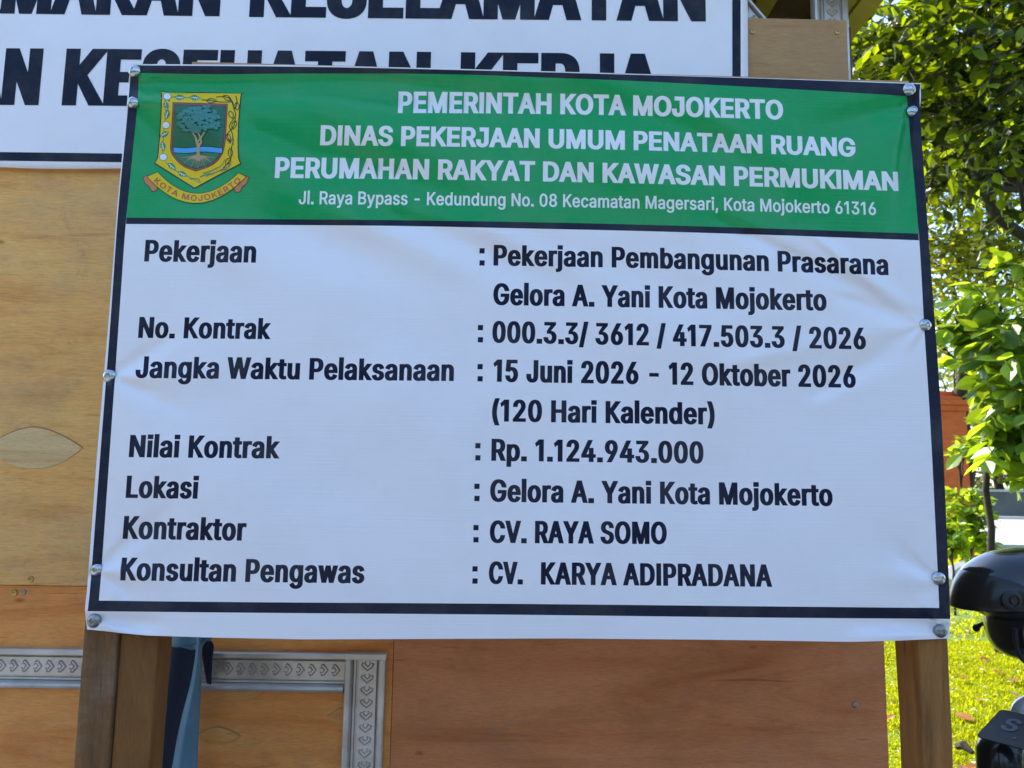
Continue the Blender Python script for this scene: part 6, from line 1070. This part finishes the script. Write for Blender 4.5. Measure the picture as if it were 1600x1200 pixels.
autosmooth(MB().tube([B(.0, -.20, 1.06), B(-.02, -.24, 1.18), B(.0, -.27, 1.24)], .006, 8).lathe([(.001, -.01), (.045, -.008), (.055, .0), (.045, .008), (.001, .01)], B(.0, -.28, 1.27), fdir, 20).build('mirror', M['matt_black'], bike), 50)
# number plate: corners found from the photo, one letter and part of a digit in view
p_tl, p_bl = at(1564, 1107.5, 1.93), at(1524.5, 1150, 1.86)
e2 = (p_tl-p_bl); hgt = e2.length; e2.normalize()
e1 = (at(1604, 1137, 1.84)-p_tl).normalized(); e1 = (e1-e2*e1.dot(e2)).normalized(); en = e1.cross(e2)
if en.y > 0: en = -en
def PL(a, b, h): return p_bl+e1*a+e2*b+en*h
LW = hgt*2.5
rc = [(hgt*.08*(1-math.cos(t)), hgt*.08*(1-math.sin(t))) for t in np.linspace(0, math.pi/2, 5)]
out = [(x, y) for x, y in rc]+[(LW-y, x) for x, y in rc][::1]+[(LW-x, hgt-y) for x, y in rc]+[(y, hgt-x) for x, y in rc]
n = len(out); mb = MB(); V = [PL(x, y, .0) for x, y in out]+[PL(x, y, -.0025) for x, y in out]
mb.add(V, [tuple(range(n)), tuple(range(2*n-1, n-1, -1))]+[(i, n+i, n+(i+1) % n, (i+1) % n) for i in range(n)])
pt = mb.build('number_plate', M['plate'], bike)
mb = MB(); s_ = hgt*.40
for ch, a in (('S', .085), ('3', .335)):
    v, f = triangulate([q*s_ for q in layout(ch, .62, .045, .035, 0)], 0); mb.add([PL(LW*a+x, hgt*.38+y, .0012) for x, y in v], f.tolist())
v, f = triangulate([np.array([(0, 0), (0, .08), (.08, .08), (.08, 0)])*s_*1.6], 0); mb.add([PL(LW*.20+x, hgt*.20+y, .0012) for x, y in v], f.tolist())
mb.build('lettering', M['plate_ink'], pt, fix=False)
MB().box((-.02, -.02, -.02), (.02, .02, .02), 0, .004).build('plate_bracket', M['matt_black'], bike).location = PL(LW*.5, hgt*.5, -.03)
# dark glossy horn / lamp cowl under the plate
c0 = at(1566, 1206, 1.95)
autosmooth(MB().lathe([(.002, -.16), (.035, -.155), (.052, -.12), (.056, 0), (.054, .05), (.044, .072), (.024, .083), (.002, .085)], c0, (.05, .12, .95), 28).build('fork_cowl', M['gloss_black'], bike), 60)

autosmooth(MB().lathe([(.002, -.03), (.040, -.028), (.052, -.012), (.055, .004), (.048, .014), (.020, .018), (.002, .018)], at(1618, 1122, 2.02), (-.5, -.8, .35), 28).build('horn', M['silver'], bike), 50)
# helmet ---------------------------------------------------------
HYc = 2.14
hel = thing('helmet', at(1600, 945, HYc), 'black open face helmet with smoked visor hanging on the motorcycle handlebar', 'helmet')
def inflate(name, outline, W, mt, cx, cy, y0=HYc, p=2.3, nsl=22, wmin=.0, k0=0., close=True):
    """a shell whose side view is the outline; slices shrink towards the sides of the head"""
    pts = [np.array(q, float) for q in outline]; n = len(pts); V, F = [], []; sl = []
    for j in range(nsl+1):
        u = -1+2*j/nsl; u = math.sin(u*math.pi/2); g_ = max(1e-3, (1-abs(u)**p))**(1/p); sl.append((u, k0+(1-k0)*g_))
    for u, g_ in sl:
        for q in pts:
            x, y = cx+(q[0]-cx)*g_, cy+(q[1]-cy)*g_; v = at(x, y, y0); V.append((v.x, y0+u*W, v.z))
    for j in range(nsl):
        for i in range(n): F.append((j*n+i, j*n+(i+1) % n, (j+1)*n+(i+1) % n, (j+1)*n+i))
    F += [tuple(range(n)), tuple(nsl*n+i for i in range(n))[::-1]]
    return autosmooth(MB().add(V, F).build(name, mt, hel), 50)
def closed_spl(pts, n=6):
    p = [np.array(q, float) for q in pts]; m_ = len(p); out = []
    for i in range(m_):
        a, b, c, d = p[i-1], p[i], p[(i+1) % m_], p[(i+2) % m_]
        for k in range(n): t = k/n; out.append(.5*(2*b+(-a+c)*t+(2*a-5*b+4*c-d)*t*t+(-a+3*b-3*c+d)*t**3))
    return out
M['helmet'] = mat('helmet_gloss_black', (.016, .018, .022), .15, spec=.5, coat=.5); M['visor'] = mat('smoked_visor', (.020, .019, .017), .22, spec=.4)
M['dark_layer'] = mat('helmet_lining', (.02, .02, .021), .95)
shell = [(1509, 893), (1526, 876), (1549, 863.5), (1575, 858), (1602, 856), (1640, 860), (1676, 876), (1700, 905), (1708, 945), (1698, 985), (1676, 1014), (1646, 1029), (1608, 1032), (1580, 1027), (1563, 1016), (1555, 1000), (1552.5, 980), (1554, 958), (1548, 935), (1530, 915)]
inflate('shell', closed_spl(shell, 4), .122, M['helmet'], 1618, 945)
vis = [(1512, 889), (1500, 906), (1494, 922), (1491, 938), (1491.5, 949), (1502, 949.5), (1516, 952), (1531, 957.5), (1545, 963.5), (1556, 967), (1574, 962), (1590, 950), (1594, 936), (1586, 922), (1566, 905), (1545, 893), (1528, 886)]
inflate('visor', closed_spl(vis, 4), .1245, M['visor'], 1612, 940, p=2.3)
pv = at(1580, 938, HYc-.112); hp2 = MB().lathe([(.026, 0), (.027, .004), (.022, .008), (.016, .009), (.0155, .006), (.010, .006), (.008, .010), (.002, .010)], (0, 0, 0), (0, -1, 0), 26)
o = autosmooth(hp2.build('visor_pivot', M['matt_black'], hel), 40); o.location = (pv.x, HYc-.112, pv.z)
rimz = [(1554, 972), (1556, 1000), (1564, 1018), (1582, 1029), (1610, 1034), (1648, 1031)]
autosmooth(MB().tube([Vector((at(x, y, HYc).x, HYc-.085+.0*i, at(x, y, HYc).z)) for i, (x, y) in enumerate(spl(rimz, 4))], .006, 8).build('edge_trim', M['rubber'], hel), 60)
